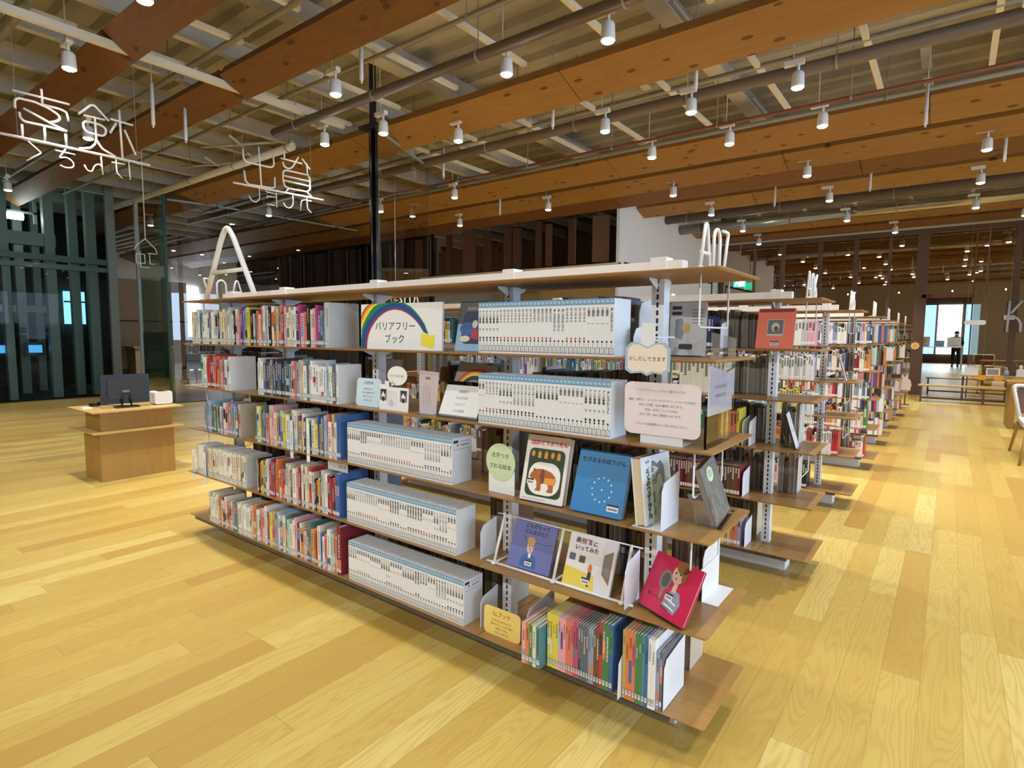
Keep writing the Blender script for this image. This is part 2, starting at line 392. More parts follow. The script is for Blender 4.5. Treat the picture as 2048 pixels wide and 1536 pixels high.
LAMPS = [  # x, y, label, gives light
 (-1.82, 2.62, 'brightest large spotlight, upper centre right above the front bookcase'),
 (-2.87, 2.61, 'large spotlight over the front bookcase, left of the brightest one'),
 (-5.05, 2.98, 'spotlight just right of the dark steel column head'),
 (-5.98, 2.80, 'spotlight just left of the dark steel column head'),
 (-.76, 4.52, 'bright spotlight under the thick brown duct, upper right'),
 (-1.82, 4.53, 'spotlight under the thick brown duct, second from the right edge'),
 (-2.85, 4.50, 'spotlight under the thick brown duct, left of two brighter ones'),
 (-4.50, 3.72, 'spotlight right beneath the large knotted beam'),
 (-.75, 5.82, 'spotlight under the thin red pipe, rightmost of its row'),
 (-1.80, 5.83, 'spotlight under the thin red pipe, middle of its row'),
 (-2.82, 5.78, 'spotlight under the thin red pipe, leftmost of its row'),
 (-6.05, .12, 'spotlight in front of the reddish beam, upper left above the first hanging sign'),
 (-4.55, 1.94, 'spotlight between the two left beams, above the second sign'),
 (-8.2, .9, 'spotlight behind the first hanging sign, near its right end'),
 (-9.9, .3, 'small spotlight below the first hanging sign lettering'),
 (-4.27, .09, 'spotlight at the top edge on the reddish beam'),
 (1.0, 4.5, 'spotlight at the right edge near the thick brown duct'),
 (.32, 2.6, 'spotlight over the aisle end of the front bookcase, out at the top'),
 (1.3, 5.8, 'spotlight over the aisle at the right edge'),
]
for x, y, lab in LAMPS: make_lamp((x, y, LZ), lab)
# rows over the open floor in front (outside the picture) light it and the book fronts; rows farther back are seen
for x in (-9.6, -6.9, -4.3, -2.6, -1.0): lamp_light((x, -1.35, LZ), .42)
for x, y in ((1.7, -.9), (1.9, 1.0), (.9, -3.0)): lamp_light((x, y, LZ), .7)
for x in (-7.5, -4.2, -1.8, .5, 2.6): lamp_light((x, -4.6, LZ), .72, 116, (.93, .97, 1.0)).rotation_euler = (.62, 0, 0)  # unseen row added and tilted to brighten the book fronts, tinted cool
lamp_light((-16.0, 5.4, LZ), .8)  # unseen lamp added to brighten the timber wall
for x in (-3.6, -1.6, .4): lamp_light((x, .08, LZ), .6)
for i, (x, y) in enumerate(((-8.6, 5.9), (-10.8, 4.8), (-6.6, 5.9), (-8.3, 7.9), (-5.8, 7.7), (-12.5, 1.0), (-12.5, -2.0))):
    make_lamp((x, y, LZ), ('small spotlight over the left rear hall, '+('left of the steel column', 'above the long clear pane', 'just behind the steel column', 'close before the timber screen at left', 'close before the timber screen at right', 'by the glass shaft, right one', 'by the glass shaft, left one')[i]))
for j, y in enumerate((8.0, 10.0, 12.2)):
    for i, x in enumerate((-3.4, -1.3, .8)): make_lamp((x, y, LZ), 'small distant spotlight, %s from left in the %s row above the rear bookcases' % (NUMW[i], ('nearest', 'middle', 'farthest')[j]))
for i, (x, y) in enumerate(((-3.6, 14.4), (-.6, 14.4), (1.6, 13.6), (2.4, 9.5), (2.6, 6.9), (2.8, 3.5))):
    make_lamp((x, y, LZ), 'spotlight on the right side of the hall, %s from the glass front' % NUMW[i])
for j, y in enumerate((18, 22, 26, 30)):
    for i, x in enumerate((-2, 1.2)): make_lamp((x, y, LZ), 'tiny spotlight behind the glass front, %s %s in its line' % (('left', 'right')[i], NUMW[j]), x > 0)

# white drop tubes (sensors) hanging between the beams
for i, (x, y, z0) in enumerate(((-4.15, 1.95, 3.86), (-1.55, 1.75, 4.05), (-1.6, 4.05, 3.86), (-.35, 3.2, 4.0), (-3.4, 4.2, 3.9), (-5.9, 4.9, 3.85), (-6.4, .95, 3.62), (-6.9, 1.5, 3.7), (-2.1, 9.5, 3.75), (-.6, 9.2, 3.75), (.2, 6.4, 3.8), (1.0, 8.4, 3.75), (-6.6, 7.2, 3.75))):
    b = MB(); b.tube([(0, 0, 0), (0, 0, .035)], .010, 8); b.tube([(0, 0, .03), (0, 0, .07), (0, 0, .46)], .019, 10)
    t = thing('drop_tube', 'slim white tube hanging from the ceiling, '+('in front of the large knotted beam at left', 'just before the brightest spotlight', 'beside the thick brown duct pipe', 'close to the upper right spotlights', 'between two spotlights over the third bookcase', 'behind the steel column head', 'at the right end of the first sign', 'between the two character signs', 'near the white wall corner', 'above the second glass post', 'below the thin red pipe at right', 'over the far aisle', 'above the timber screen at left')[i], 'ceiling tube', (x, y, z0))
    b.build('tube_body', M_WHITE, t)
    b = MB(); b.tube([(0, 0, .46), (0, 0, 4.985-z0)], .006, 6); b.build('tube_rod', M_JOIST, t)

# ---- steel column near the left end of the rear bookcases
t = thing('steel_column', 'slim dark steel column with reflective faces rising behind the rainbow sign', 'column', (-5.45, 3.15, 0))
b = MB(); b.box(-.05, .05, -.012, .012, .02, 4.02); b.box(-.012, .012, -.06, .06, .02, 4.02); b.build('column_shaft', mat('dark_mirror_steel', (.10, .10, .11), .12, 1.), t)
b = MB(); b.box(-.15, .15, -.10, .10, 0, .02); b.build('column_foot', M_BLACK, t)
b = MB(); b.box(-.16, .16, -.10, .10, 4.02, 4.06); b.box(-.03, .03, -.03, .03, 4.06, 4.9); b.build('column_bracket', M_BLACK, t)
# sheer glass panes
def pane(lab, p0, p1, z0, z1, m=G_PINK, th=.012, edge=M_GEDGE):
    p0, p1 = Vector((*p0, 0)), Vector((*p1, 0)); d = (p1-p0).normalized(); n = Vector((-d.y, d.x, 0))*th/2
    t = thing('glass_partition', lab, 'glass panel', tuple((p0+p1)/2+Vector((0, 0, z0))))
    o = (p0+p1)/2
    q = [p0+n-o, p0-n-o, p1-n-o, p1+n-o]
    b = MB(); b.add([(v.x, v.y, zz) for zz in (0, z1-z0) for v in q], [(0, 1, 5, 4), (2, 3, 7, 6)], 1); b.add([(v.x, v.y, zz) for zz in (0, z1-z0) for v in q], [(1, 2, 6, 5)], 0)
    b.build('glass_sheet', [m, edge], t)
    b = MB(); q2 = [v*1.0+n*1.5*(1 if i in (0, 3) else -1) for i, v in enumerate(q)]
    b.add([(v.x, v.y, zz) for zz in (z1-z0, z1-z0+.03) for v in q2], [(0, 1, 2, 3), (4, 5, 6, 7), (0, 1, 5, 4), (1, 2, 6, 5), (2, 3, 7, 6), (3, 0, 4, 7)]); b.build('top_rail', M_STEELG, t)
    b = MB(); b.add([(v.x, v.y, zz) for zz in (0.0, .015) for v in q2], [(0, 1, 2, 3), (4, 5, 6, 7), (0, 1, 5, 4), (1, 2, 6, 5), (2, 3, 7, 6), (3, 0, 4, 7)]); b.build('floor_channel', M_BLACK, t)
    return t
pane('tall clear glass pane beside the dark steel column, right of it', (-5.45, 3.22), (-6.1, 4.75), 0, 4.02)
pane('tall clear glass pane between the glass shaft and the large letter A', (-11.80, 3.26), (-11.61, 4.10), 0, 4.0)
pane('long clear glass pane behind the large letter A', (-11.6, 4.13), (-11.55, 7.6), 0, 4.0, G_CLEAR)

# ---- glass-walled steel shaft at the far left
t = thing('glass_shaft', 'glass-walled steel lift shaft at the far left', 'lift shaft', (-14.3, -1.5, 0))
def lb(name, x0, x1, y0, y1, z0, z1, m):
    q = MB(); q.box(x0+14.3, x1+14.3, y0+1.5, y1+1.5, z0, z1); return q.build(name, m, t)
q = MB(); q.add([(0, -7.5, 0), (0, 4.55, 0), (0, 4.55, 4.6), (0, -7.5, 4.6)], [(0, 1, 2, 3)]); q.build('glass_front', G_ELEV, t)
lb('dark_floor_sheet', -18.1, -14.35, -9, 3.02, 0.002, .03, M_DARK)  # near-black sheet added so the shaft interior stays dark
lb('back_wall', -18.2, -18.1, -9, 4.4, 0, 4.9, mat('shaft_back_wall', (.022, .028, .027), .6))
q = MB(); q.prism([(-.2, 4.60), (-3.9, 5.85), (-3.9, 5.92), (-.2, 4.67)], 2, 0, 4.9); q.build('side_wall', mat('shaft_back_wall', (.022, .028, .027), .6), t)
lb('end_post', -14.36, -14.24, 3.0, 3.16, 0, 4.6, M_STEELG)
for yy, w in ((1.95, .17), (1.24, .13), (2.68, .18), (.55, .16), (-.3, .16), (-1.4, .2)): lb('steel_column_member', -14.62, -14.45, yy, yy+w, 0, 4.7, M_STEELG)
for yy, xx, w in ((2.45, -14.9, .16), (1.75, -16.0, .16), (2.2, -16.6, .14), (-.1, -16.2, .2), (-.7, -15.6, .15), (-2.3, -16, .2)): lb('steel_column_member', xx, xx+.15, yy, yy+w, 0, 4.7, M_STEELG)
lb('cross_beam', -14.44, -14.30, -9, 3.1, 2.88, 3.0, M_STEELG); lb('cross_beam', -14.44, -14.32, -9, 3.1, 2.72, 2.82, M_STEELG)
lb('cross_beam', -14.66, -14.5, 1.3, 2.15, 3.18, 3.44, M_STEELG); lb('cross_beam', -16.2, -16.0, -9, 2.6, 1.85, 2.0, M_STEELG)
lb('cross_beam', -15.0, -14.9, -4, 2.6, 4.25, 4.4, M_STEELG)
lb('window_opening', -17.9, -17.85, 3.12, 3.58, 1.62, 2.47, M_WINB)
lb('window_rail', -17.85, -17.82, 3.12, 3.58, 2.18, 2.22, M_STEELG)
for y0, y1 in ((.98, 1.37), (1.70, 1.92)):
    lb('blue_screen', -15.0, -14.95, y0, y1, .97, 1.13, M_SCREEN); lb('screen_housing', -15.04, -15.0, y0-.06, y1+.05, .90, 1.19, M_BLACK)
d = bpy.data.lights.new('shaft_work_light', 'POINT'); d.energy = 4; d.color = (.95, 1, .95); d.shadow_soft_size = .09
o = bpy.data.objects.new('shaft_work_light', d); COL.objects.link(o); o.location = (-14.85, 1.62, 3.68)
t2 = thing('shaft_lamp', 'bright white work lamp glowing inside the glass shaft', 'lamp', (-15.0, 1.62, 3.68))
q = MB(); q.tube([(0, -.13, .12), (0, .13, .12)], .07, 14); q.build('glow_tube', mat('shaft_lamp_glow', (1, 1, 1), .5, emit=(.95, 1, .97), es=14), t2)
q = MB(); q.box(-.02, .02, .3, .36, .0, .9); q.box(-.02, .02, -.13, .36, .2, .24); q.build('lamp_arm', M_STEELG, t2)

# second piece of shaft between the pane and the hall, dark green panel
t = thing('glass_enclosure', 'dark green glass enclosure corner left of the long clear pane', 'glass enclosure', (-12.3, 2.6, 0))
q = MB(); q.add([(.47, .62, 0), (-.05, .33, 0), (-.05, .33, 4.05), (.47, .62, 4.05)], [(0, 1, 2, 3)]); q.build('glass_sheet', glass_mat('dark_green_glass', (.42, .62, .58), .10), t)
q = MB(); q.box(-.12, -.05, .28, .36, 0, 4.1); q.build('corner_post', M_STEELG, t)
q = MB(); q.box(.455, .485, .58, .63, 0, 4.1); q.build('edge_post', M_GEDGE, t)
q = MB(); q.add([(.46, .60, 2.5), (-.05, .32, 2.5), (-.05, .32, 2.72), (.46, .60, 2.72)], [(0, 1, 2, 3)]); q.build('cross_rail', M_STEELG, t)
q = MB(); q.box(.2, .28, .60, .68, 0, 4.1); q.build('inner_post', M_STEELG, t)
q = MB(); q.add([(.46, .60, 0), (-.05, .32, 0), (-.05, .32, 1.42), (.46, .60, 1.42)], [(0, 1, 2, 3)]); q.build('lower_glass', glass_mat('teal_glass', (.10, .30, .32), .08), t)

# ---- left rear hall: timber wall, counter, windows
def wallbox(name, x0, x1, y0, y1, z0, z1, m): q = MB(); q.box(x0, x1, y0, y1, z0, z1); return struct(q.build(name, m))
wallbox('wall_left', -18.6, -18.4, 4.2, 6.4, 0, 2.95, M_PANEL)
wallbox('trim_1', -18.4, -18.36, 4.2, 6.4, 1.72, 1.76, M_BLACK)
wallbox('wall_left_rear', -29, -28.8, -8, 30, 0, 5.0, M_WALL)


wallbox('window_1', -28.75, -28.7, 10.1, 11.4, .9, 3.6, M_WIN)
wallbox('window_2', -28.75, -28.7, 22.6, 24.2, .9, 3.3, M_WIN)
wallbox('wall_front', -30, 9, -9.2, -9, 0, 5.1, M_PANEL)
# slatted timber screen with lit soffit behind it, and the white wall block
wallbox('wall_fascia', -24, -4.98, 9.45, 9.55, 4.2, 4.98, M_CONC)
wallbox('trim_2', -10.85, -4.98, 9.10, 9.20, 2.86, 2.93, M_CREAM)
wallbox('wall_soffit', -10.85, -4.98, 9.36, 15.0, 2.90, 2.96, M_CREAM)
wallbox('wall_rear', -13, -4.98, 14.9, 15.0, 0, 2.9, M_CREAM)
wallbox('wall_rear_upper', -24, -5.1, 13.5, 13.6, 2.96, 4.95, M_BEAM2)
rs = random.Random(11)
wallbox('wall_screen_back', -21.4, -10.9, 9.6, 9.7, 0, 4.2, M_DARK)
SCREEN = thing('timber_screen', 'long screen of dark vertical timber boards above the lit soffit', 'timber screen', (-12, 9.16, 2.93))
x = -5.25
while x > -20.5:
    w = rs.choice((.16, .22, .30, .36)); an = rs.uniform(-.5, .5); g = rs.choice((.05, .12, .30, .42)) if x > -11.5 else rs.choice((.02, .05, .1))
    q = MB(); c, s = math.cos(an), math.sin(an)
    pr_ = [(-w/2, -.02), (w/2, -.02), (w/2, .02), (-w/2, .02)]
    q.prism([(p[0]*c-p[1]*s, p[0]*s+p[1]*c) for p in pr_], 2, .035 if x > -10.8 else -2.93, 3.92+rs.uniform(-.03, .06)-2.93)
    o = q.build('louvre_board', M_SLAT if rs.random() < .75 else mat('brown_cedar_louvre', (.11, .05, .025), .6), SCREEN, (x-w/2+12, 0, 0))
    x -= w+g
for x, y in ((-6.4, 9.85), (-5.6, 9.75), (-7.3, 9.95), (-8.6, 9.9), (-10.4, 9.9), (-6.0, 12), (-8, 12)):
    t = thing('recessed_downlight', 'round white downlight in the cream soffit, %s one from the white wall' % {-6.4: 'second', -5.6: 'first', -7.3: 'third', -8.6: 'fourth', -10.4: 'fifth', -6.0: 'deeper first', -8: 'deeper second'}[x], 'downlight', (x, y, 2.885))
    q = MB(); q.tube([(0, 0, 0), (0, 0, .014)], .05, 20); q.build('light_disc', mat('downlight_glow', (1, 1, 1), .5, emit=(1, .95, .85), es=9), t)
    q = MB(); q.tube([(0, 0, .002), (0, 0, .014)], .062, 20); q.build('light_ring', M_WHITE, t)
for x, y in ((-7, 12.3), (-11, 12.3), (-15, 12.3)):
    d = bpy.data.lights.new('soffit_downlight', 'SPOT'); d.energy = 110; d.color = LAMP_C; d.spot_size = 2.4; d.spot_blend = .6; d.shadow_soft_size = .1
    o = bpy.data.objects.new('soffit_downlight', d); COL.objects.link(o); o.location = (x, y, 2.86)
wallbox('wall_white', -5.05, -4.98, 9.12, 15.5, 0, 4.9, M_WALL)
wallbox('wall_white_end', -24, -4.98, 15.45, 15.55, 0, 4.9, M_WALL)

# ---- far glass front at y = 15.6
GY = 15.6
t = thing('glass_facade', 'tall timber-post glass front closing the rear of the hall', 'glass front', (-1.0, GY, 0))
def fb(name, x0, x1, y0, y1, z0, z1, m): q = MB(); q.box(x0+1, x1+1, y0-GY, y1-GY, z0, z1); return q.build(name, m, t)
for x, w in ((-4.93, .07), (-4.03, .06), (-3.30, .10), (-2.38, .10), (-1.55, .10), (-.79, .06), (-.20, .24), (1.62, .12), (3.0, .12), (4.6, .12)):
    fb('timber_post', x, x+w, GY-.05, GY+.07, 0, 4.05, M_POST)
for x in (.93, 1.17): fb('thin_mullion', x-.015, x+.015, GY-.02, GY+.02, 0 if x < 1 else 2.42, 4.05, M_BEAM2)
fb('header_rail', -4.95, 6.5, GY-.05, GY+.05, 4.05, 4.10, M_JOIST); fb('header_rail', -4.95, 6.5, GY-.04, GY+.04, 3.93, 4.05, M_POST)
fb('door_lintel', -.05, .95, GY-.05, GY+.05, 2.38, 2.46, M_BEAM2)
fb('floor_rail', -4.95, -.1, GY-.03, GY+.03, 0, .02, M_JOIST); fb('floor_rail', 1.0, 6.5, GY-.03, GY+.03, 0, .02, M_JOIST)
def gp(x0, x1, z0, z1): 
    q = MB(); q.add([(x0+1, 0, z0), (x1+1, 0, z0), (x1+1, 0, z1), (x0+1, 0, z1)], [(0, 1, 2, 3)]); q.build('glass_pane', G_FAR, t)
for x0, x1 in ((-4.86, -4.03), (-3.97, -3.3), (-3.2, -2.38), (-2.28, -1.55), (-1.45, -.79), (-.73, -.2), (.95, 1.62), (1.74, 3.0), (3.12, 4.6), (4.72, 6.5)): gp(x0, x1, .02, 3.93)
gp(.04, .93, 2.46, 3.93)
# room beyond
wallbox('wall_far', -6, 8, 38.0, 38.2, 0, 5.0, M_SLAT)
for i, (x0, x1, m) in enumerate(((-.75, -.15, M_WINB), (-.05, 1.0, M_WIN), (1.15, 1.75, M_WINB))):
    wallbox('window_%d' % (i+3), x0, x1, 37.9, 37.95, .5, 3.2, m)
wallbox('wall_far_side', -5.2, -5.0, 15.7, 38, 0, 5, M_SLAT)
for x in (1.5, 2.1, 2.9, 3.8, 4.7):
    q = MB(); q.box(-.12, .12, -.3, .3, 0, 3.95); tag(q.build('timber_fin', M_POST, None, (x, 20.5+(x-1.5)*.8, 0)), 'tall dark timber fin behind the glass front, %s of five from the left' % ({1.5: 'first', 2.1: 'second', 2.9: 'third', 3.8: 'fourth', 4.7: 'fifth'}[x]), 'timber fin')
# exit sign
t = thing('exit_sign', 'small lit green exit sign hanging before the far glass', 'exit sign', (-4.25, 15.1, 2.80))
q = MB(); q.box(-.16, .16, -.02, .02, 0, .20); q.build('sign_case', mat('exit_green', (.02, .35, .20), .4, emit=(.03, .62, .38), es=1.6), t)
q = MB(); flat(q, rrect(.14, .16, .01, cx=.06, cy=.10), -.0215); 
q.add([(-.12, -.0216, .03), (-.10, -.0216, .03), (-.06, -.0216, .10), (-.02, -.0216, .04), (0, -.0216, .04), (-.03, -.0216, .13), (-.06, -.0216, .15), (-.10, -.0216, .12)], [tuple(range(8))])
q.build('sign_pictogram', mat('exit_white', (1, 1, 1), .4, emit=(.85, 1, .95), es=2.2), t)
q = MB(); q.tube([(0, 0, .2), (0, 0, 2.18)], .01, 6); q.build('sign_rod', M_PIPE, t)
# ================================================================ bookcases
ZL = [0, .14, .45, .765, 1.058, 1.35, 1.64]      # top faces of the six shelf levels
DEP, LEN = .4625, 3.68
XU = [-.288, -.973, -1.87, -2.74, -3.392]         # upright positions
TH = .010
def bookcase(loc, lab):
    t = thing('library_bookcase', lab, 'bookcase', loc)
    xs = [0]+XU+[-LEN]
    for lv in range(1, 7):
        z = ZL[lv]
        for i in range(len(xs)-1):
            x1, x0 = xs[i]-(.0015 if i else 0), xs[i+1]+(.0015 if i < 5 else 0)
            b = MB(); c = .008
            pr_ = [(c, z-TH), (0, z-.004), (0, z), (DEP, z), (DEP, z-.004), (DEP-c, z-TH)]
            r = .014
            if i in (0, 5):
                s = 1 if i == 0 else -1; xe = x1 if i == 0 else x0; xo = x0 if i == 0 else x1
                top = [(xo, 0)]+[(xe-s*r+s*r*math.sin(a), r-r*math.cos(a)) for a in [k*PI/10 for k in range(6)]]+[(xe-s*r+s*r*math.cos(a), DEP-r+r*math.sin(a)) for a in [k*PI/10 for k in range(6)]]+[(xo, DEP)]
                n = len(top); mx, my = (x0+x1)/2, DEP/2
                vs = [(p[0], p[1], z) for p in top]+[(p[0], p[1], z-.004) for p in top]
                vs += [(xo if abs(p[0]-xo) < 1e-6 else p[0]-s*c, min(max(p[1], c), DEP-c), z-TH) for p in top]
                b.add(vs, [tuple(range(n))], 0)
                b.add(vs, [(k, (k+1) % n, (k+1) % n+n, k+n) for k in range(n)]+[(k+n, (k+1) % n+n, (k+1) % n+2*n, k+2*n) for k in range(n)]+[tuple(range(2*n, 3*n))], 1)
            else:
                b.prism(pr_, 0, x0, x1, 1)
                b.add([(x0, 0, z+.0004), (x1, 0, z+.0004), (x1, DEP, z+.0004), (x0, DEP, z+.0004)], [(0, 1, 2, 3)], 0)
            b.build('shelf_board', [M_SHELF, M_EDGE if lv < 7 else M_SHELF], t)
    for x in XU:
        b = MB(); b.box(x-.024, x+.024, .205, .2575, .02, 1.69); b.build('upright_post', M_WHITE, t)
        b = MB()
        for k in range(52):
            z = .16+k*.0285; b.add([(x-.004, .2035, z), (x+.004, .2035, z), (x+.004, .2035, z+.018), (x-.004, .2035, z+.018)], [(0, 1, 2, 3)])
        b.build('slot_row', M_DARK, t)
    b = MB(); b.box(-3.50, -.20, .205, .258, 1.640, 1.694); b.build('top_rail', M_WTUBE, t)
    for x in XU:
        b = MB(); b.box(x-.03, x+.03, .198, .265, 1.640, 1.708); b.build('rail_joint', M_WTUBE, t)
    b = MB(); b.box(-3.52, -.158, .166, .297, 0, .129); b.build('plinth', M_WHITE, t)
    b = MB(); b.box(-3.60, -.12, .004, .016, .116, .1298); b.box(-3.60, -.12, .45, .458, .116, .1298); b.build('bottom_lip', M_MESH, t)
    for x in XU:   # shelf brackets under every level
        for lv in range(1, 7):
            b = MB(); z = ZL[lv]-TH
            b.add([(x, .13, z), (x, .205, z), (x, .205, z-.04), (x, .13, z-.008)], [(0, 1, 2, 3)]); b.add([(x, .33, z), (x, .2575, z), (x, .2575, z-.04), (x, .33, z-.008)], [(0, 1, 2, 3)])
            b.build('shelf_bracket', M_WHITE, t)
    for lv in (6, 4, 3):
        z = ZL[lv]-TH
        for xe in (-.1, -LEN+.1):
            b = MB(); b.tube(rbend([(xe, .11, z), (xe, .11, z-.175), (xe, .415, z-.175), (xe, .415, z)], .012, 4), .0035, 8); b.build('wire_loop', M_WTUBE, t)
    return t
case0 = bookcase((0, 0, 0), 'nearest long two-sided bookcase with large-print books and picture books')
names = ['second bookcase back, with the orange picture book on display', 'third bookcase back from the nearest one', 'fourth bookcase back from the nearest one', 'fifth bookcase back from the nearest one', 'sixth bookcase back, second from the rear', 'rearmost of the long bookcases, closest to the far glass']
UY = [0]
for i, n in enumerate(names):
    UY.append(1.7613*(i+1)); copy_tree(case0, (0, UY[-1], 0), n)

# ---- wire letter signs on the bookcases: letters drawn with bent tube
def letterA(w, h, o=0): return [rbend([(o, 0), (o+w*.40, h*.97), (o+w*.5, h*1.02), (o+w*.60, h*.97), (o+w, 0)], h*.10, 4)] if 0 else [[(o, 0), (o+w*.38, h*.90), (o+w*.42, h*.97), (o+w*.5, h), (o+w*.58, h*.97), (o+w*.62, h*.90), (o+w, 0)], [(o+w*.08, h*.36), (o+w*.92, h*.36)]]
def letter0(w, h, o=0): return [[(o, 0), (o, h*.72)]+[(o+w/2-w/2*math.cos(a), h*.72+h*.26*math.sin(a)) for a in [k*PI/8 for k in range(1, 8)]]+[(o+w, h*.72), (o+w, 0)]]
def digit(n, w, h, o=0):
    if n == 2: return [[(o, h*.92), (o+w*.5, h), (o+w*.9, h*.88), (o+w, h*.68), (o+w*.8, h*.4), (o+w*.1, 0)]]
    if n == 1: return [[(o+w*.2, h*.85), (o+w*.6, h), (o+w*.6, 0)]]
    if n == 3: return [[(o, h*.95), (o+w*.8, h*.95), (o+w*.3, h*.58), (o+w, h*.45), (o+w*.8, .05*h), (o, 0)]]
    if n == 4: return [[(o+w*.7, 0), (o+w*.7, h), (o, h*.3), (o+w, h*.3)]]
    if n == 5: return [[(o+w, h), (o+w*.1, h), (o, h*.6), (o+w*.8, h*.55), (o+w, h*.25), (o+w*.6, 0), (o, .05*h)]]
    if n == 6: return [[(o+w, h), (o+w*.2, h*.6), (o, h*.25), (o+w*.5, 0), (o+w, h*.25), (o+w*.5, h*.5), (o+w*.1, h*.4)]]
    return [[(o, h), (o+w, h), (o+w*.3, 0)]]
def wire_sign(loc, lab, strokes, r=.006, axis='y', flip=1, h=.14):
    t = thing('letter_sign', lab, 'letter sign', loc)
    for nm, sts in strokes:
        b = MB()
        for st in sts:
            pts = [((0, p[0]*flip, p[1]) if axis == 'y' else (p[0], 0, p[1])) for p in st]
            b.tube(rbend(pts, .012, 3), r, 8)
        b.build(nm, M_WTUBE, t)
    return t
def a0n(n): return [('letter_a', letterA(.10, .152)), ('digit', letter0(.065, .152, .13)), ('digit', digit(n, .06, .152, .225)), ('foot_wire', [[(-.005, .004), (.30, .004)]])]
nw = 'nearest second third fourth fifth sixth rearmost'.split()
for i, yy in enumerate(UY):
    wire_sign((-.10, yy+.10, 1.647), 'white bent-tube A0%d sign on the aisle end of the %s bookcase' % (7-i, nw[i]), a0n(7-i))
    if i < 3: wire_sign((-3.58, yy+.40, 1.647), 'white bent-tube A0%d sign on the far left end of the %s bookcase' % (7-i, nw[i]), a0n(7-i), flip=-1)
# the big letter A
t = thing('large_letter_a', 'large white bent-tube letter A standing on the left end of the nearest bookcase', 'letter sign', (-3.2, .10, 1.64))
b = MB(); b.tube(rbend([(-.32, 0, .015), (-.075, 0, .40), (0, 0, .475), (.075, 0, .40), (.32, 0, .015)], .07, 6), .0165, 12); b.build('letter_outline', M_WTUBE, t)
b = MB(); b.tube([(-.20, -.002, .185), (.21, -.002, .185)], .0135, 12); b.build('letter_crossbar', M_WTUBE, t)
b = MB(); b.box(-.33, -.29, -.02, .02, 0.0005, .006); b.box(.29, .33, -.02, .02, 0.0005, .006); b.build('letter_foot', M_WTUBE, t)
# small distant wire signs beyond
# ================================================================ books
PAL = {}
for k, c in dict(cream=(228, 220, 195), white=(232, 232, 230), pale_grey=(196, 194, 190), beige=(205, 188, 158), teal=(70, 130, 135), red=(200, 45, 45), dark_red=(135, 28, 38),
                 orange=(226, 120, 50), coral=(226, 112, 92), yellow=(232, 210, 60), purple=(118, 62, 132), navy=(38, 48, 92), blue=(48, 98, 170), light_blue=(140, 185, 215),
                 green=(62, 130, 72), dark_green=(38, 80, 58), black=(28, 27, 30), pink=(232, 160, 170), magenta=(196, 60, 120), brown=(110, 72, 48), grey_blue=(138, 152, 178),
                 slate=(92, 98, 112), mint=(170, 205, 185), ochre=(196, 158, 82), charcoal=(58, 56, 58), lavender=(160, 150, 190)).items():
    g_ = sum(c)/3; PAL[k] = mat('cover_'+k, srgb(*[v*.84+g_*.12+8 for v in c]), .42)
LEVELN = {6: 'top shelf', 5: 'highest shelf', 4: 'second-highest shelf', 3: 'middle shelf', 2: 'second-lowest shelf', 1: 'lowest shelf'}
ORD = lambda n: '%d%s' % (n, 'th' if 10 <= n % 100 <= 20 else {1: 'st', 2: 'nd', 3: 'rd'}.get(n % 10, 'th'))
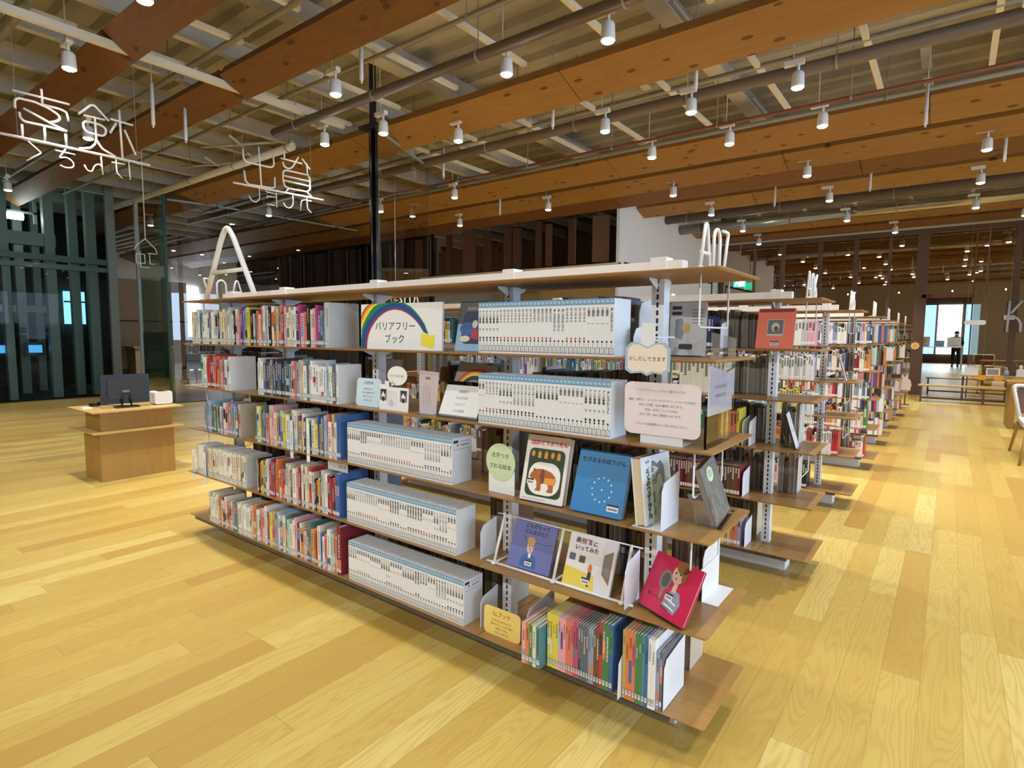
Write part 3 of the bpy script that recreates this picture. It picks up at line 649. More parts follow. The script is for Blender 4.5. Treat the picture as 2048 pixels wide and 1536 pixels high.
def make_book(name, loc, w, h, d, cov, back=False, detail=2, accent=None, pages=None, lab=None, cat='book', group=None, lean=0, printmb=None, kids=True):
    """spine towards -y (towards +y when back); origin at the left front foot of the book"""
    c = .0018
    b = MB()
    b.box(0, c, 0, d, 0, h); b.box(w-c, w, 0, d, 0, h)
    if back: b.box(c, w-c, d-c, d, 0, h)
    else: b.box(c, w-c, 0, c, 0, h)
    o = b.build(name, cov, None, loc); o.rotation_euler = (0, lean, 0)
    tag(o, lab, cat, group)
    p = MB(); p.box(c, w-c, (.004 if back else c), (d-c if back else d-.004), .003, h-.003)
    p.build('page_block', pages or M_PAGE, o)
    if detail and not back and kids:
        q = MB(); g = .0008
        if detail > 1 and w > .008:
            if accent and R.random() < .38:
                za = R.uniform(.05, .65)*h; zb = za+R.uniform(.15, .35)*h
                q.add([(g, -.0003, za), (w-g, -.0003, za), (w-g, -.0003, zb), (g, -.0003, zb)], [(0, 1, 2, 3)], 1)
            ch = min(w*.55, .011)*R.uniform(.6, 1); z = h*R.uniform(.80, .93); n = R.randint(5, 11)
            for k in range(n):
                zc = z-k*ch*1.35
                if zc < .06: break
                e = ch*.5; x0 = w/2-e; x1 = w/2+e
                for (a0, a1, b0, b1) in ((0, 1, .80, 1), (.35, .65, 0, .8), (0, 1, .30, .48)) if k % 2 else ((0, .25, 0, 1), (.25, 1, .75, 1), (.7, 1, .0, .75), (.3, .7, .35, .5)):
                    q.add([(x0+a0*ch, -.0005, zc-ch+b0*ch), (x0+a1*ch, -.0005, zc-ch+b0*ch), (x0+a1*ch, -.0005, zc-ch+b1*ch), (x0+a0*ch, -.0005, zc-ch+b1*ch)], [(0, 1, 2, 3)], 0)
        if q.f: q.build('spine_print', [M_INK if sum(cov.diffuse_color[:3]) > .5 else M_LABEL, accent or M_INKG], o)
        q = MB(); z0, z1 = .014, .036
        q.add([(g, -.0008, z0), (w-g, -.0008, z0), (w-g, -.0008, z1), (g, -.0008, z1)], [(0, 1, 2, 3)], 1)
        q.add([(g+.001, -.001, z0+.002), (w-g-.001, -.001, z0+.002), (w-g-.001, -.001, z1-.002), (g+.001, -.001, z1-.002)], [(0, 1, 2, 3)], 0)
        if w > .01: q.add([(w*.3, -.0012, z0+.008), (w*.7, -.0012, z0+.008), (w*.7, -.0012, z0+.011), (w*.3, -.0012, z0+.011)], [(0, 1, 2, 3)], 1); q.add([(w*.25, -.0012, z0+.014), (w*.75, -.0012, z0+.014), (w*.75, -.0012, z0+.017), (w*.25, -.0012, z0+.017)], [(0, 1, 2, 3)], 1)
        q.build('spine_label', [M_LABEL, M_LFRAME], o)
    return o
def colourname(k): return k.replace('_', ' ')
def mixed_run(lv, x0, x1, cols, hr=(.17, .235), dr=(.13, .17), wr=(.010, .026), y0=.012, place='', last=None, first=None, where='nearest bookcase', jit=.01, size_word=True):
    z = ZL[lv]+.0005; x = x0; n = 0
    items = []
    while x < x1-.008:
        k = cols[len(items) % len(cols)] if isinstance(cols, tuple) else R.choice(cols)
        w = R.uniform(*wr); h = R.uniform(*hr); d = R.uniform(*dr)
        if last and x+w+last[1] > x1: break
        if x+w > x1: w = x1-x
        items.append([k, x, w, h, d]); x += w+.0006
    if first: items[0][0] = first[0]; items[0][3] = first[1]
    if last: items.append([last[0], x, last[1], last[2], last[3]])
    for i, (k, xx, w, h, d) in enumerate(items):
        thick = 'slim ' if w < .013 else 'thick ' if w > .021 else ''
        tall = 'tall ' if h > hr[0]+.75*(hr[1]-hr[0]) else 'short ' if h < hr[0]+.2*(hr[1]-hr[0]) else ''
        lab = '%s%s%s book, %s in %s, %s' % (tall, thick, colourname(k), ORD(i+1)+' from left', place, LEVELN[lv])
        acc = PAL[R.choice(list(PAL))]
        make_book('book', (xx, y0+R.uniform(0, jit), z), w, h, d, PAL[k], accent=acc, lab=lab, detail=2, group=None)
ALLC = 'cream white cream white pale_grey beige teal red dark_red orange coral yellow purple navy blue light_blue green dark_green black pink brown grey_blue slate mint ochre white cream'.split()
PALE = 'cream white cream pale_grey beige white cream mint light_blue'.split()
mixed_run(5, -3.56, -3.0, ('yellow cream cream white pale_grey white teal cream cream white cream slate white cream pale_grey white dark_green cream').split() and tuple('yellow cream beige white pale_grey white teal cream cream white cream cream slate white cream pale_grey black cream'.split()), place='left run', first=('yellow', .215), wr=(.014, .034), hr=(.185, .235))
mixed_run(5, -2.99, -1.985, tuple('black cream pink magenta purple grey_blue teal light_blue yellow orange black white slate coral cream orange coral white grey_blue cream black white orange beige teal coral brown pink cream cream cream cream white navy magenta pink coral'.split()), place='run beside rainbow sign', last=('pale_grey', .03, .235, .19), wr=(.013, .030), hr=(.18, .235))
mixed_run(4, -3.44, -3.03, tuple('mint white cream red red dark_red slate coral dark_red orange grey_blue pink magenta coral white'.split()), place='left run', last=('white', .02, .215, .17), wr=(.014, .028), hr=(.19, .225))
mixed_run(4, -2.73, -1.93, tuple('light_blue cream white slate charcoal slate grey_blue charcoal slate charcoal slate charcoal navy slate dark_green grey_blue pink coral grey_blue beige beige white teal pink white white white white white white'.split()), place='slate-spined run', last=('white', .016, .205, .15), wr=(.014, .030), hr=(.185, .22))
mixed_run(3, -3.42, -2.94, tuple('grey_blue grey_blue grey_blue light_blue slate mint green cream teal cream grey_blue cream pink coral'.split()), place='left run', last=('beige', .02, .21, .18), wr=(.014, .028), hr=(.17, .22))
mixed_run(3, -2.77, -1.91, tuple('teal cream yellow blue ochre slate light_blue coral white beige pink cream orange blue mint yellow cream white charcoal cream cream purple ochre cream navy white'.split()), place='run before white block', last=('blue', .032, .235, .19), wr=(.013, .028), hr=(.165, .235))
mixed_run(2, -3.40, -2.87, tuple('beige cream beige cream cream cream cream white cream white cream white white cream cream'.split()), place='cream left run', last=('pale_grey', .02, .20, .17), wr=(.018, .030), hr=(.195, .205), jit=.003)
mixed_run(2, -2.77, -1.94, tuple('pale_grey black orange yellow brown pale_grey white dark_red red purple red ochre orange cream coral coral navy pale_grey cream brown cream white pink coral dark_red cream charcoal cream beige red'.split()), place='reddish run', last=('blue', .034, .24, .19), wr=(.013, .026), hr=(.17, .24))
mixed_run(1, -3.41, -2.80, tuple('cream cream white cream white cream beige orange cream navy cream coral beige pale_grey slate teal cream white'.split()), place='left end run', wr=(.016, .030), hr=(.17, .22), y0=.01)
mixed_run(1, -2.79, -1.93, tuple('white mint coral pink white slate magenta yellow ochre lavender light_blue white slate cream teal mint cream white pink navy cream orange beige purple teal ochre orange red cream blue white coral'.split()), place='long middle run', last=('dark_red', .034, .262, .20), wr=(.013, .030), hr=(.165, .235), y0=.01)

# ---- white large-print paperbacks: shared spine designs, many copies
TITLES = ['三国志\n\n一', '坊っちゃん', 'アンの青春\n\n下', 'アンの愛情', 'フランダースの犬', '怪談\n\n二', 'あしながおじさん', '走れメロス', '銀河鉄道の夜', '風の又三郎']
def vert(s): return '\n'.join(list(s.replace('\n', ' ')))
spine_meshes = []
for i, s in enumerate(TITLES):
    b = MB(); w = .0172
    b.add([(0.0004, -.0003, .183), (w, -.0003, .183), (w, -.0003, .205), (0.0004, -.0003, .205)], [(0, 1, 2, 3)], 1)
    flat(b, [(w/2+.0062*math.cos(a)*(1 if k % 2 else .8), .194+.0062*math.sin(a)) for k, a in enumerate([j*2*PI/10 for j in range(10)])], -.0006, 2)
    flat(b, [(w/2-.004, .190), (w/2, .190), (w/2+.001, .1985)], -.0008, 3)
    n = len(s.replace('\n', ' ')); put_text(b, vert(s), .0112, (w/2-.0002, -.0006, .176-n*.0058), mi=0, spacing=.92, bold=.00022)
    if i % 3: flat(b, ellipse(.0042, .005, w/2, .062, 10), -.0006, 4 if i % 2 else 0)
    flat(b, ellipse(.0036, .0042, w/2, .052, 10), -.0005, 0)
    for k in range(4): flat(b, [(w/2-.0012, .043-k*.0035), (w/2+.0012, .043-k*.0035), (w/2+.0012, .0455-k*.0035), (w/2-.0012, .0455-k*.0035)], -.0006, 3)
    spine_meshes.append(b)
lab_b = MB(); w = .0172
lab_b.add([(.0004, -.0009, .008), (w, -.0009, .008), (w, -.0009, .031), (.0004, -.0009, .031)], [(0, 1, 2, 3)], 1)
lab_b.add([(.0015, -.0011, .010), (w-.0012, -.0011, .010), (w-.0012, -.0011, .0292), (.0015, -.0011, .0292)], [(0, 1, 2, 3)], 0)
for k in range(3): lab_b.add([(.005, -.0013, .013+k*.005), (w-.005, -.0013, .013+k*.005), (w-.005, -.0013, .0148+k*.005), (.005, -.0013, .0148+k*.005)], [(0, 1, 2, 3)], 2)
protos = []
for i, sm in enumerate(spine_meshes):
    o = make_book('large_print_paperback', (0, 0, 0), .0176, .205, .128, M_WHITEB, lab='x', kids=False, cat='paperback')
    sm.build('spine_print', [M_INK, M_BLUEH, mat('emblem_pale_blue', (.55, .68, .78), .5), M_INKG, mat('emblem_red', (.62, .16, .12), .5)], o)
    lab_b.build('spine_label', [M_LABEL, M_LFRAME, M_INKG], o)
    protos.append(o)
used = set()
def series(lv, x0, x1, lab, grp, seed, wscale=1.):
    r = random.Random(seed); n = int((x1-x0)/(.0178*wscale)); st = (x1-x0)/n; i = 0; run = 0; k = 0
    for j in range(n):
        if run == 0: k = r.randrange(len(protos)); run = r.randint(2, 6)
        run -= 1
        p = protos[k]
        if k not in used: c = p; used.add(k); c['label'] = lab; c['group'] = grp; c.location = (x0+j*st, .018, ZL[lv]+.0005)
        else: c = copy_tree(p, (x0+j*st, .018, ZL[lv]+.0005), lab, grp)
        c.scale = ((st-.0002)/.0176, 1, 1)
        if j == n-1: lastbook = c
    return lastbook
series(5, -.985, -.365, 'white large-print paperback with blue spine head, uppermost paperback block', 'white paperbacks, uppermost block', 1)
series(4, -.985, -.372, 'white large-print paperback with blue spine head, block left of the pink notice', 'white paperbacks beside the pink notice', 2)
lb3 = series(3, -1.872, -1.135, 'white large-print paperback with blue spine head, long block left of the green round sign', 'white paperbacks left of the green sign', 3, .98)
series(2, -1.885, -1.112, 'white large-print paperback with blue spine head, long block left of the wire display rack', 'white paperbacks left of the wire rack', 4, .97)
lb1 = series(1, -1.880, -1.068, 'white large-print paperback with blue spine head, bottom block left of the yellow sign', 'white paperbacks left of the yellow sign', 5, .96)
for lbk in (lb3, lb1):     # barcode and title print on the exposed side cover
    q = MB(); x = .01775
    for (y0, y1, z0, z1, mi) in ((.008, .038, .182, .194, 1), (.05, .11, .186, .188, 0), (.03, .04, .168, .176, 0), (.055, .105, .168, .173, 0), (.01, .115, .152, .154, 2)):
        q.add([(x, y0, z0), (x, y1, z0), (x, y1, z1), (x, y0, z1)], [(0, 1, 2, 3)], mi)
    q.build('cover_print', [M_INKG, M_INK, M_BLUEH], lbk)

# ---- bottom shelf, right end: protruding colourful picture books
def colour_row(lv, x, lst, y0, place, hs):
    cnt = 0
    for k, n, w, h, d in lst:
        for j in range(n):
            cnt += 1
            make_book('picture_book' if w > .02 else 'book', (x, y0, ZL[lv]+.0005), w, h+hs, d, PAL[k], accent=PAL[R.choice(list(PAL))], lab='%s %s-spined book, %s from left in %s' % ('slim' if w < .013 else 'thick', colourname(k), ORD(cnt), place))
            x += w+.0005
    return x
colour_row(1, -.705, (('pink', 1, .018, .165, .17), ('orange', 1, .016, .165, .17), ('green', 1, .016, .165, .17), ('cream', 1, .016, .165, .17), ('teal', 1, .018, .165, .17)), -.045, 'jutting group right of yellow sign', 0)
xx = colour_row(1, -.612, (('yellow', 4, .012, .215, .2), ('pink', 3, .0105, .212, .2), ('coral', 3, .0105, .212, .2), ('magenta', 2, .0105, .212, .2), ('slate', 4, .0105, .212, .2), ('grey_blue', 2, .0105, .212, .2), ('brown', 2, .0105, .21, .2), ('red', 1, .013, .25, .195), ('green', 2, .013, .25, .195), ('blue', 1, .015, .25, .195)), -.004, 'bottom row left of white divider', 0)
xx = colour_row(1, -.292, (('ochre', 1, .011, .25, .195), ('orange', 2, .012, .25, .195), ('coral', 1, .011, .25, .195), ('green', 2, .0115, .252, .195), ('teal', 1, .0115, .252, .195), ('blue', 1, .012, .252, .195), ('white', 2, .012, .25, .195)), -.004, 'bottom row right of white divider', 0)
colour_row(1, -.170, (('grey_blue', 1, .012, .212, .19), ('slate', 1, .010, .212, .19)), .006, 'right end of bottom row', 0)
def bookend(loc, lab, h=.19, d=.15, base=.11, side=1, front=.0):
    t = thing('bookend', lab, 'bookend', loc)
    b = MB(); b.prism([(0, 0), (d, 0), (d, h), (.02, h-.02), (0, h-.05)], 0, 0, .0016); b.build('upright_plate', M_WHITE, t)
    b = MB(); b.box(-base if side < 0 else .0016, .0 if side < 0 else base, 0, d, 0, .0014); b.build('foot_plate', M_WHITE, t)
    return t
bookend((-.1435, .008, ZL[1]+.0005), 'white bookend closing the bottom row at its right end', h=.20, d=.19, base=.001)
t = thing('shelf_divider', 'white curved divider plate jutting out between the orange and blue spines', 'divider', (-.2965, -.03, ZL[1]+.001))
b = MB(); b.prism([(0, 0), (.10, 0), (.10, .16), (.03, .15), (.005, .13)], 0, 0, .0014); b.build('divider_plate', M_WHITE, t)
b = MB(); b.prism([(0, 0), (.04, 0), (.04, .0), (.0, .002)], 0, 0, .002); 
bookend((-.728, .02, ZL[1]+.0005), 'white bookend at the left of the jutting picture books', h=.20, d=.20, base=.001, side=-1)
bookend((-.385, .26, ZL[5]+.0005), 'white bookend plate on the highest shelf beside the post', h=.22, d=.12, base=.06)
bookend((-.33, .10, ZL[5]+.0005), 'small white bookend plate behind the book-shaped loan sign', h=.12, d=.12, base=.0)
bookend((-.30, .015, ZL[2]+.0005), 'white bookend left of the pink picture book', h=.19, d=.12, base=.0)
bookend((-.105, .25, ZL[2]+.0005), 'white bookend closing the brown row behind the pink picture book', h=.21, d=.19, base=.06)
bookend((-1.0, .05, ZL[2]+.0005), 'white bookend at the left of the wire display rack', h=.17, d=.11, base=.0)
bookend((-1.0, .05, ZL[1]+.0005), 'white bookend behind the yellow sign', h=.16, d=.12, base=.0)

# ---- every remaining book, past the three hundred largest: one mass
mb = MB(); KEYS = sorted(PAL); far_cols = [PAL[k] for k in KEYS]; NK = len(KEYS)
def mass_book(x, y0, z, w, h, d, k, rear, r, pr=True):
    mi = KEYS.index(k); c = .0016
    mb.box(x, x+c, y0, y0+d, z, z+h, mi); mb.box(x+w-c, x+w, y0, y0+d, z, z+h, mi)
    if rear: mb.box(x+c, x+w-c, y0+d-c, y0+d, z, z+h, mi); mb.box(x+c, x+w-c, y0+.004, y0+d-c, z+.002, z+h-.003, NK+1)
    else:
        mb.box(x+c, x+w-c, y0, y0+c, z, z+h, mi); mb.box(x+c, x+w-c, y0+c, y0+d-.003, z+.002, z+h-.003, NK)
        if pr:
            e = w*.22; z1 = z+h*r.uniform(.5, .8); z2 = z+h*.92
            light = sum(far_cols[mi].diffuse_color[:3]) > .5; zz = z2
            while zz > z1: mb.add([(x+e, y0-.0006, zz-.007), (x+w-e, y0-.0006, zz-.007), (x+w-e, y0-.0006, zz), (x+e, y0-.0006, zz)], [(0, 1, 2, 3)], NK+2 if light else NK+3); zz -= .0105
            mb.add([(x+.001, y0-.0008, z+.012), (x+w-.001, y0-.0008, z+.012), (x+w-.001, y0-.0008, z+.034), (x+.001, y0-.0008, z+.034)], [(0, 1, 2, 3)], NK+3)
def rear_run(uy, lv, x0, x1, cols, hr=(.19, .25), dr=(.13, .17), wr=(.014, .032)):
    x = x0
    while x < x1-.01:
        w = min(R.uniform(*wr), x1-x); d = R.uniform(*dr)
        mass_book(x, uy+.4525-d-R.uniform(0, .006), ZL[lv]+.0005, w, R.uniform(*hr), d, R.choice(cols), True, R); x += w+.0008
def spine_run(u, lv, x0, x1, cols, hr=(.18, .225), wr=(.011, .022), seqd=False):
    x = x0; i = 0
    while x < x1-.008:
        w = min(R.uniform(*wr), x1-x)
        k = cols[min(i*len(cols)//max(1, int((x1-x0)/((wr[0]+wr[1])/2))), len(cols)-1)] if seqd else R.choice(cols)
        mass_book(x, UY[u]+.012+R.uniform(0, .006), ZL[lv]+.0005, w, R.uniform(*hr), R.uniform(.13, .17), k, False, R); x += w+.0006; i += 1
for lv, runs in {5: ((-3.3, -2.8), (-1.15, -1.0), (-.94, -.42)), 4: ((-3.35, -2.8), (-2.1, -1.92), (-1.5, -1.1), (-.9, -.35)), 3: ((-3.35, -2.8), (-2.7, -1.92), (-1.2, -1.0), (-.9, -.33)), 2: ((-3.3, -2.8), (-2.7, -1.95), (-1.15, -1.0), (-.62, -.32), (-.25, -.115)), 1: ((-3.35, -2.8), (-2.7, -1.92), (-1.82, -1.02), (-.66, -.34), (-.24, -.15))}.items():
    for a, c in runs: rear_run(0, lv, a, c, 'brown charcoal slate dark_red beige dark_green pale_grey ochre black'.split(), hr=(.185, .235))
spine_run(1, 5, -1.02, -.60, 'black charcoal slate white black navy'.split(), hr=(.19, .2))
spine_run(1, 4, -.80, -.52, ['cream'], hr=(.235, .24), wr=(.024, .028))
spine_run(1, 4, -1.83, -1.02, 'light_blue blue green white coral pale_grey yellow teal cream'.split(), hr=(.18, .22))
spine_run(1, 3, -.93, -.42, 'blue coral red slate beige pink green teal dark_green red orange coral yellow'.split(), seqd=True, wr=(.014, .02), hr=(.2, .225))
spine_run(1, 2, -.93, -.40, 'brown brown slate dark_red brown charcoal dark_red black purple brown'.split(), hr=(.185, .19), wr=(.013, .019))
spine_run(1, 2, -1.83, -1.02, 'brown brown slate dark_red charcoal black'.split())
spine_run(1, 1, -.93, -.38, 'cream yellow coral pink mint lavender light_blue orange beige brown'.split(), hr=(.17, .2))
spine_run(2, 5, -.95, -.33, 'blue yellow red blue yellow navy light_blue white white pale_grey pink'.split(), seqd=True, hr=(.2, .21), wr=(.02, .03))
spine_run(2, 4, -.93, -.33, 'white cream pale_grey white'.split(), wr=(.016, .024))
spine_run(2, 3, -.93, -.33, 'white light_blue cream yellow'.split(), wr=(.016, .024))
spine_run(2, 2, -.93, -.33, 'navy navy purple blue coral orange navy white white red'.split(), seqd=True, wr=(.014, .022), hr=(.19, .2))
spine_run(2, 2, -.24, -.12, 'white white red'.split(), seqd=True, wr=(.014, .022), hr=(.19, .2))
spine_run(2, 1, -.93, -.33, ALLC)
for lv, (a, c) in {5: (-.93, -.35), 4: (-.9, -.32), 3: (-.93, -.32), 2: (-.93, -.32), 1: (-.93, -.35)}.items():
    rear_run(UY[1], lv, a, c, 'brown charcoal slate beige pale_grey black'.split(), wr=(.02, .034))
    rear_run(UY[1], lv, -.25, -.14, 'brown pale_grey beige'.split(), wr=(.02, .034)) if lv in (2, 3) else None
r = random.Random(21)
def far_run(uy, lv, x0, x1, rear, cols=None):
    x = x0; z = ZL[lv]
    while x < x1:
        w = r.uniform(.014, .032); h = r.uniform(.17, .235); d = r.uniform(.13, .17); y0 = uy+(.445-d if rear else .015)
        mass_book(x, y0, z+.0005, w, h, d, r.choice(ALLC) if r.random() < .8 else 'white', rear, r, uy < 6); x += w+.0012
for u in range(1, 7):
    for lv in range(1, 6):
        for rear in (0, 1):
            segs = [(-3.35, -2.80), (-2.7, -2.3), (-2.2, -1.91)]+([(-1.83, -1.02)] if rear else []) if u == 1 else [(-3.35, -2.80), (-2.7, -1.95), (-1.83, -1.02)] if u == 2 else [(-3.35, -2.8), (-2.7, -1.93), (-1.83, -1.02), (-.93, -.34)]
            if u > 2 and not rear and lv != 6: segs.append((-.24, -.10))
            for a, c in segs:
                if r.random() < .88: far_run(UY[u], lv, a, c, rear)
o = mb.build('shelved_books', far_cols+[M_PAGE, M_PAGE_SHADE, M_INK, M_LABEL]); o['kind'] = 'stuff'
tag(o, 'rows of assorted small books filling the bookcases farther back', 'books')
# ================================================================ hanging wire signs (made of bent white tube)
S1=[[(-0.353, 3.189), (0.859, 3.191)], [(-0.248, 3.594), (0.176, 3.599)], [(-0.036, 3.671), (-0.034, 3.53)], [(-0.236, 3.439), (-0.235, 3.511), (-0.211, 3.537), (-0.088, 3.539), (0.021, 3.51), (0.083, 3.475), (0.097, 3.445), (0.073, 3.412), (0.015, 3.387)], [(-0.177, 3.457), (-0.046, 3.407), (0.04, 3.372), (0.144, 3.34)], [(-0.034, 3.534), (0.099, 3.533), (0.15, 3.518), (0.162, 3.437)], [(-0.208, 3.414), (-0.205, 3.368), (-0.177, 3.34), (-0.049, 3.343), (0.144, 3.34)], [(-0.195, 3.309), (-0.196, 3.195)], [(-0.028, 3.337), (-0.032, 3.197)], [(0.133, 3.313), (0.134, 3.198)], [(0.246, 3.531), (0.354, 3.65), (0.385, 3.652), (0.5, 3.538)], [(0.286, 3.532), (0.464, 3.54)], [(0.38, 3.547), (0.384, 3.342), (0.374, 3.283), (0.33, 3.232), (0.237, 3.205)], [(0.383, 3.326), (0.429, 3.249), (0.542, 3.204)], [(0.377, 3.483), (0.301, 3.481), (0.279, 3.455), (0.284, 3.401), (0.316, 3.375), (0.442, 3.377), (0.468, 3.405), (0.471, 3.454), (0.433, 3.479), (0.377, 3.483)], [(0.597, 3.672), (0.605, 3.198)], [(0.515, 3.563), (0.715, 3.559)], [(0.565, 3.537), (0.505, 3.423)], [(0.637, 3.491), (0.729, 3.262)]]
S1S=[[(-0.159, 3.171), (-0.062, 3.087), (-0.177, 2.992)], [(0.041, 3.14), (0.2, 3.137)], [(0.126, 3.173), (0.069, 3.074), (0.129, 3.096), (0.18, 3.065), (0.185, 3.023), (0.164, 3.003), (0.111, 2.995), (0.076, 3.01)], [(0.271, 3.059), (0.292, 3.008), (0.333, 3.005), (0.357, 3.071), (0.401, 3.097), (0.42, 3.061)], [(0.415, 3.173), (0.424, 2.997)], [(0.506, 3.138), (0.625, 3.145)], [(0.545, 3.18), (0.549, 3.041), (0.596, 2.997)], [(0.66, 3.178), (0.667, 3.0)]]
S2=[[(1.751, 3.198), (2.983, 3.22)], [(1.881, 3.619), (1.888, 3.505), (1.926, 3.472), (2.216, 3.48), (2.258, 3.489), (2.278, 3.527), (2.269, 3.635)], [(2.081, 3.691), (2.103, 3.215)], [(1.891, 3.368), (1.902, 3.249), (1.94, 3.214), (2.244, 3.233), (2.281, 3.251), (2.283, 3.373)], [(2.419, 3.729), (2.423, 3.633)], [(2.369, 3.626), (2.673, 3.628)], [(2.398, 3.588), (2.413, 3.536), (2.476, 3.516), (2.534, 3.552), (2.62, 3.697)], [(2.675, 3.69), (2.789, 3.581)], [(2.74, 3.646), (2.749, 3.503), (2.782, 3.463), (2.782, 3.317), (2.737, 3.283), (2.469, 3.272), (2.412, 3.295), (2.396, 3.364), (2.399, 3.465), (2.431, 3.492), (2.736, 3.5)], [(2.416, 3.419), (2.767, 3.425)], [(2.408, 3.361), (2.773, 3.362)], [(2.468, 3.266), (2.423, 3.218)], [(2.737, 3.279), (2.81, 3.223)]]
S2S=[[(2.074, 3.193), (2.077, 3.079), (2.048, 3.03), (2.001, 3.016), (1.957, 3.046), (1.937, 3.08)], [(2.159, 3.188), (2.17, 3.168), (2.316, 3.171)], [(2.298, 3.188), (2.301, 3.004)], [(2.168, 3.096), (2.175, 3.12), (2.29, 3.125)], [(2.166, 3.024), (2.274, 3.022)], [(2.528, 3.198), (2.53, 3.084), (2.487, 3.025), (2.424, 3.031), (2.39, 3.082)], [(2.636, 3.022), (2.644, 3.14), (2.687, 3.171), (2.801, 3.171)], [(2.73, 3.196), (2.737, 3.063), (2.797, 3.02)]]
def hang_sign(lab, big, small, y0, y1, x=-6.3, z=3.19):
    t = thing('hanging_wire_sign', lab, 'hanging sign', (x, (y0+y1)/2, z)); oy = (y0+y1)/2
    def put(nm, st, r):
        b = MB(); b.tube(rbend([(0, p[0]-oy, p[1]-z) for p in st], .02, 3), r, 8); return b.build(nm, M_WTUBE, t)
    put('base_bar', big[0], .0125)
    for st in big[1:]: put('character_stroke', st, .0105)
    for st in small: put('reading_stroke', st, .0065)
    for y in (y0+.12, y1-.12):
        b = MB(); b.tube([(0, y-oy, 0), (0, y-oy, 4.98-z)], .0025, 5); b.build('hanging_wire', M_PIPE, t)
hang_sign('first white bent-tube character sign hanging at the upper left', S1, S1S, -.35, .86)
hang_sign('second white bent-tube character sign, hanging left of the steel column', S2, S2S, 1.76, 2.92)

# ================================================================ notices and display items on the nearest bookcase
M_PINKP = mat('pink_paper', srgb(232, 220, 222), .6); M_BLUEP = mat('pale_blue_paper', srgb(205, 226, 236), .6); M_YELP = mat('yellow_paper', srgb(240, 212, 120), .6)
M_GRNP = mat('pale_green_paper', srgb(205, 220, 180), .6); M_PAPER = mat('white_paper', (.84, .84, .82), .6)
RB = [mat('rainbow_%s' % n, srgb(*c), .5) for n, c in (('red', (205, 60, 35)), ('orange', (235, 150, 40)), ('yellow', (240, 225, 70)), ('green', (45, 130, 80)), ('blue', (25, 80, 150)), ('violet', (150, 60, 80)))]
def notice(name, lab, loc, outline, th, m, lean=0, yaw=0, cat='sign'):
    """flat standing board: outline in x-z, front face towards -y"""
    t = thing(name, lab, cat, loc); t.rotation_euler = (-lean, 0, yaw)
    b = MB(); b.prism(outline, 1, 0, th); b.build('sign_board', m, t); return t
def prt(t, nm, mats, fn):
    b = MB(); fn(b); return b.build(nm, mats, t)
# rainbow board
W_, H_ = .53, .218
t = notice('rainbow_sign', 'large white board with painted rainbow and katakana lettering, highest book shelf', (-1.50, .045, ZL[5]+.001), [(-W_/2, 0), (W_/2, 0), (W_/2, H_), (-W_/2, H_)], .012, M_PAPER, lean=.02, yaw=.055)
def BP(*pts): return [((x-145)/1350*W_-W_/2, max(.0006, (870-z)/690*H_)) for x, z in pts]
inner = BP((255, 868), (262, 760), (285, 650), (330, 550), (390, 465), (470, 380), (560, 320), (640, 287), (740, 272), (850, 290), (930, 325), (1010, 375), (1090, 445), (1150, 515), (1215, 610))
vio = BP((215, 868), (225, 760), (250, 640), (298, 530), (360, 440), (445, 352), (545, 292), (632, 258), (740, 243), (855, 262), (940, 300), (1020, 355), (1100, 428), (1160, 500), (1225, 612))
blu = BP((168, 868), (160, 760), (172, 640), (215, 530), (275, 440), (350, 345), (450, 262), (560, 205), (720, 175), (870, 195), (980, 250), (1075, 330), (1150, 415), (1215, 500), (1280, 635))
grn = BP((146, 868), (146, 740), (158, 610), (200, 500), (250, 410), (320, 310), (395, 235), (480, 182), (700, 160), (880, 170), (1000, 232), (1090, 312), (1165, 400), (1228, 490), (1290, 640))
yel = BP((152, 580), (190, 480), (235, 395), (300, 300), (370, 225), (450, 182))
org = BP((150, 480), (185, 400), (225, 330), (275, 265), (330, 215), (400, 182))
red = BP((148, 410), (175, 345), (210, 285), (255, 235), (300, 200), (345, 182))
rdo = BP((146, 380), (165, 315), (195, 265), (230, 225), (270, 195), (300, 182))
def draw(b):
    for o, q, mi in ((vio, inner, 5), (blu, vio, 4), (grn, blu, 3), (yel, grn[2:8], 3), (org, yel, 2), (red, org, 1), (rdo, red, 0)):
        for k in range(len(o)-1):
            b.add([(o[k][0], -.0006, o[k][1]), (o[k+1][0], -.0006, o[k+1][1]), (q[k+1][0], -.0006, q[k+1][1]), (q[k][0], -.0006, q[k][1])], [(0, 1, 2, 3)], mi)
prt(t, 'rainbow_painting', RB, draw)
prt(t, 'sign_lettering', M_INK, lambda b: (put_text(b, 'バリアフリー', .045, (-.030, -.0010, .108)), put_text(b, 'ブック', .045, (-.032, -.0010, .048))))
prt(t, 'yellow_book_motif', RB[2], lambda b: flat(b, BP((1170, 800), (1215, 800), (1270, 825), (1370, 838), (1385, 650), (1290, 648), (1200, 615), (1178, 620)), -.0010))
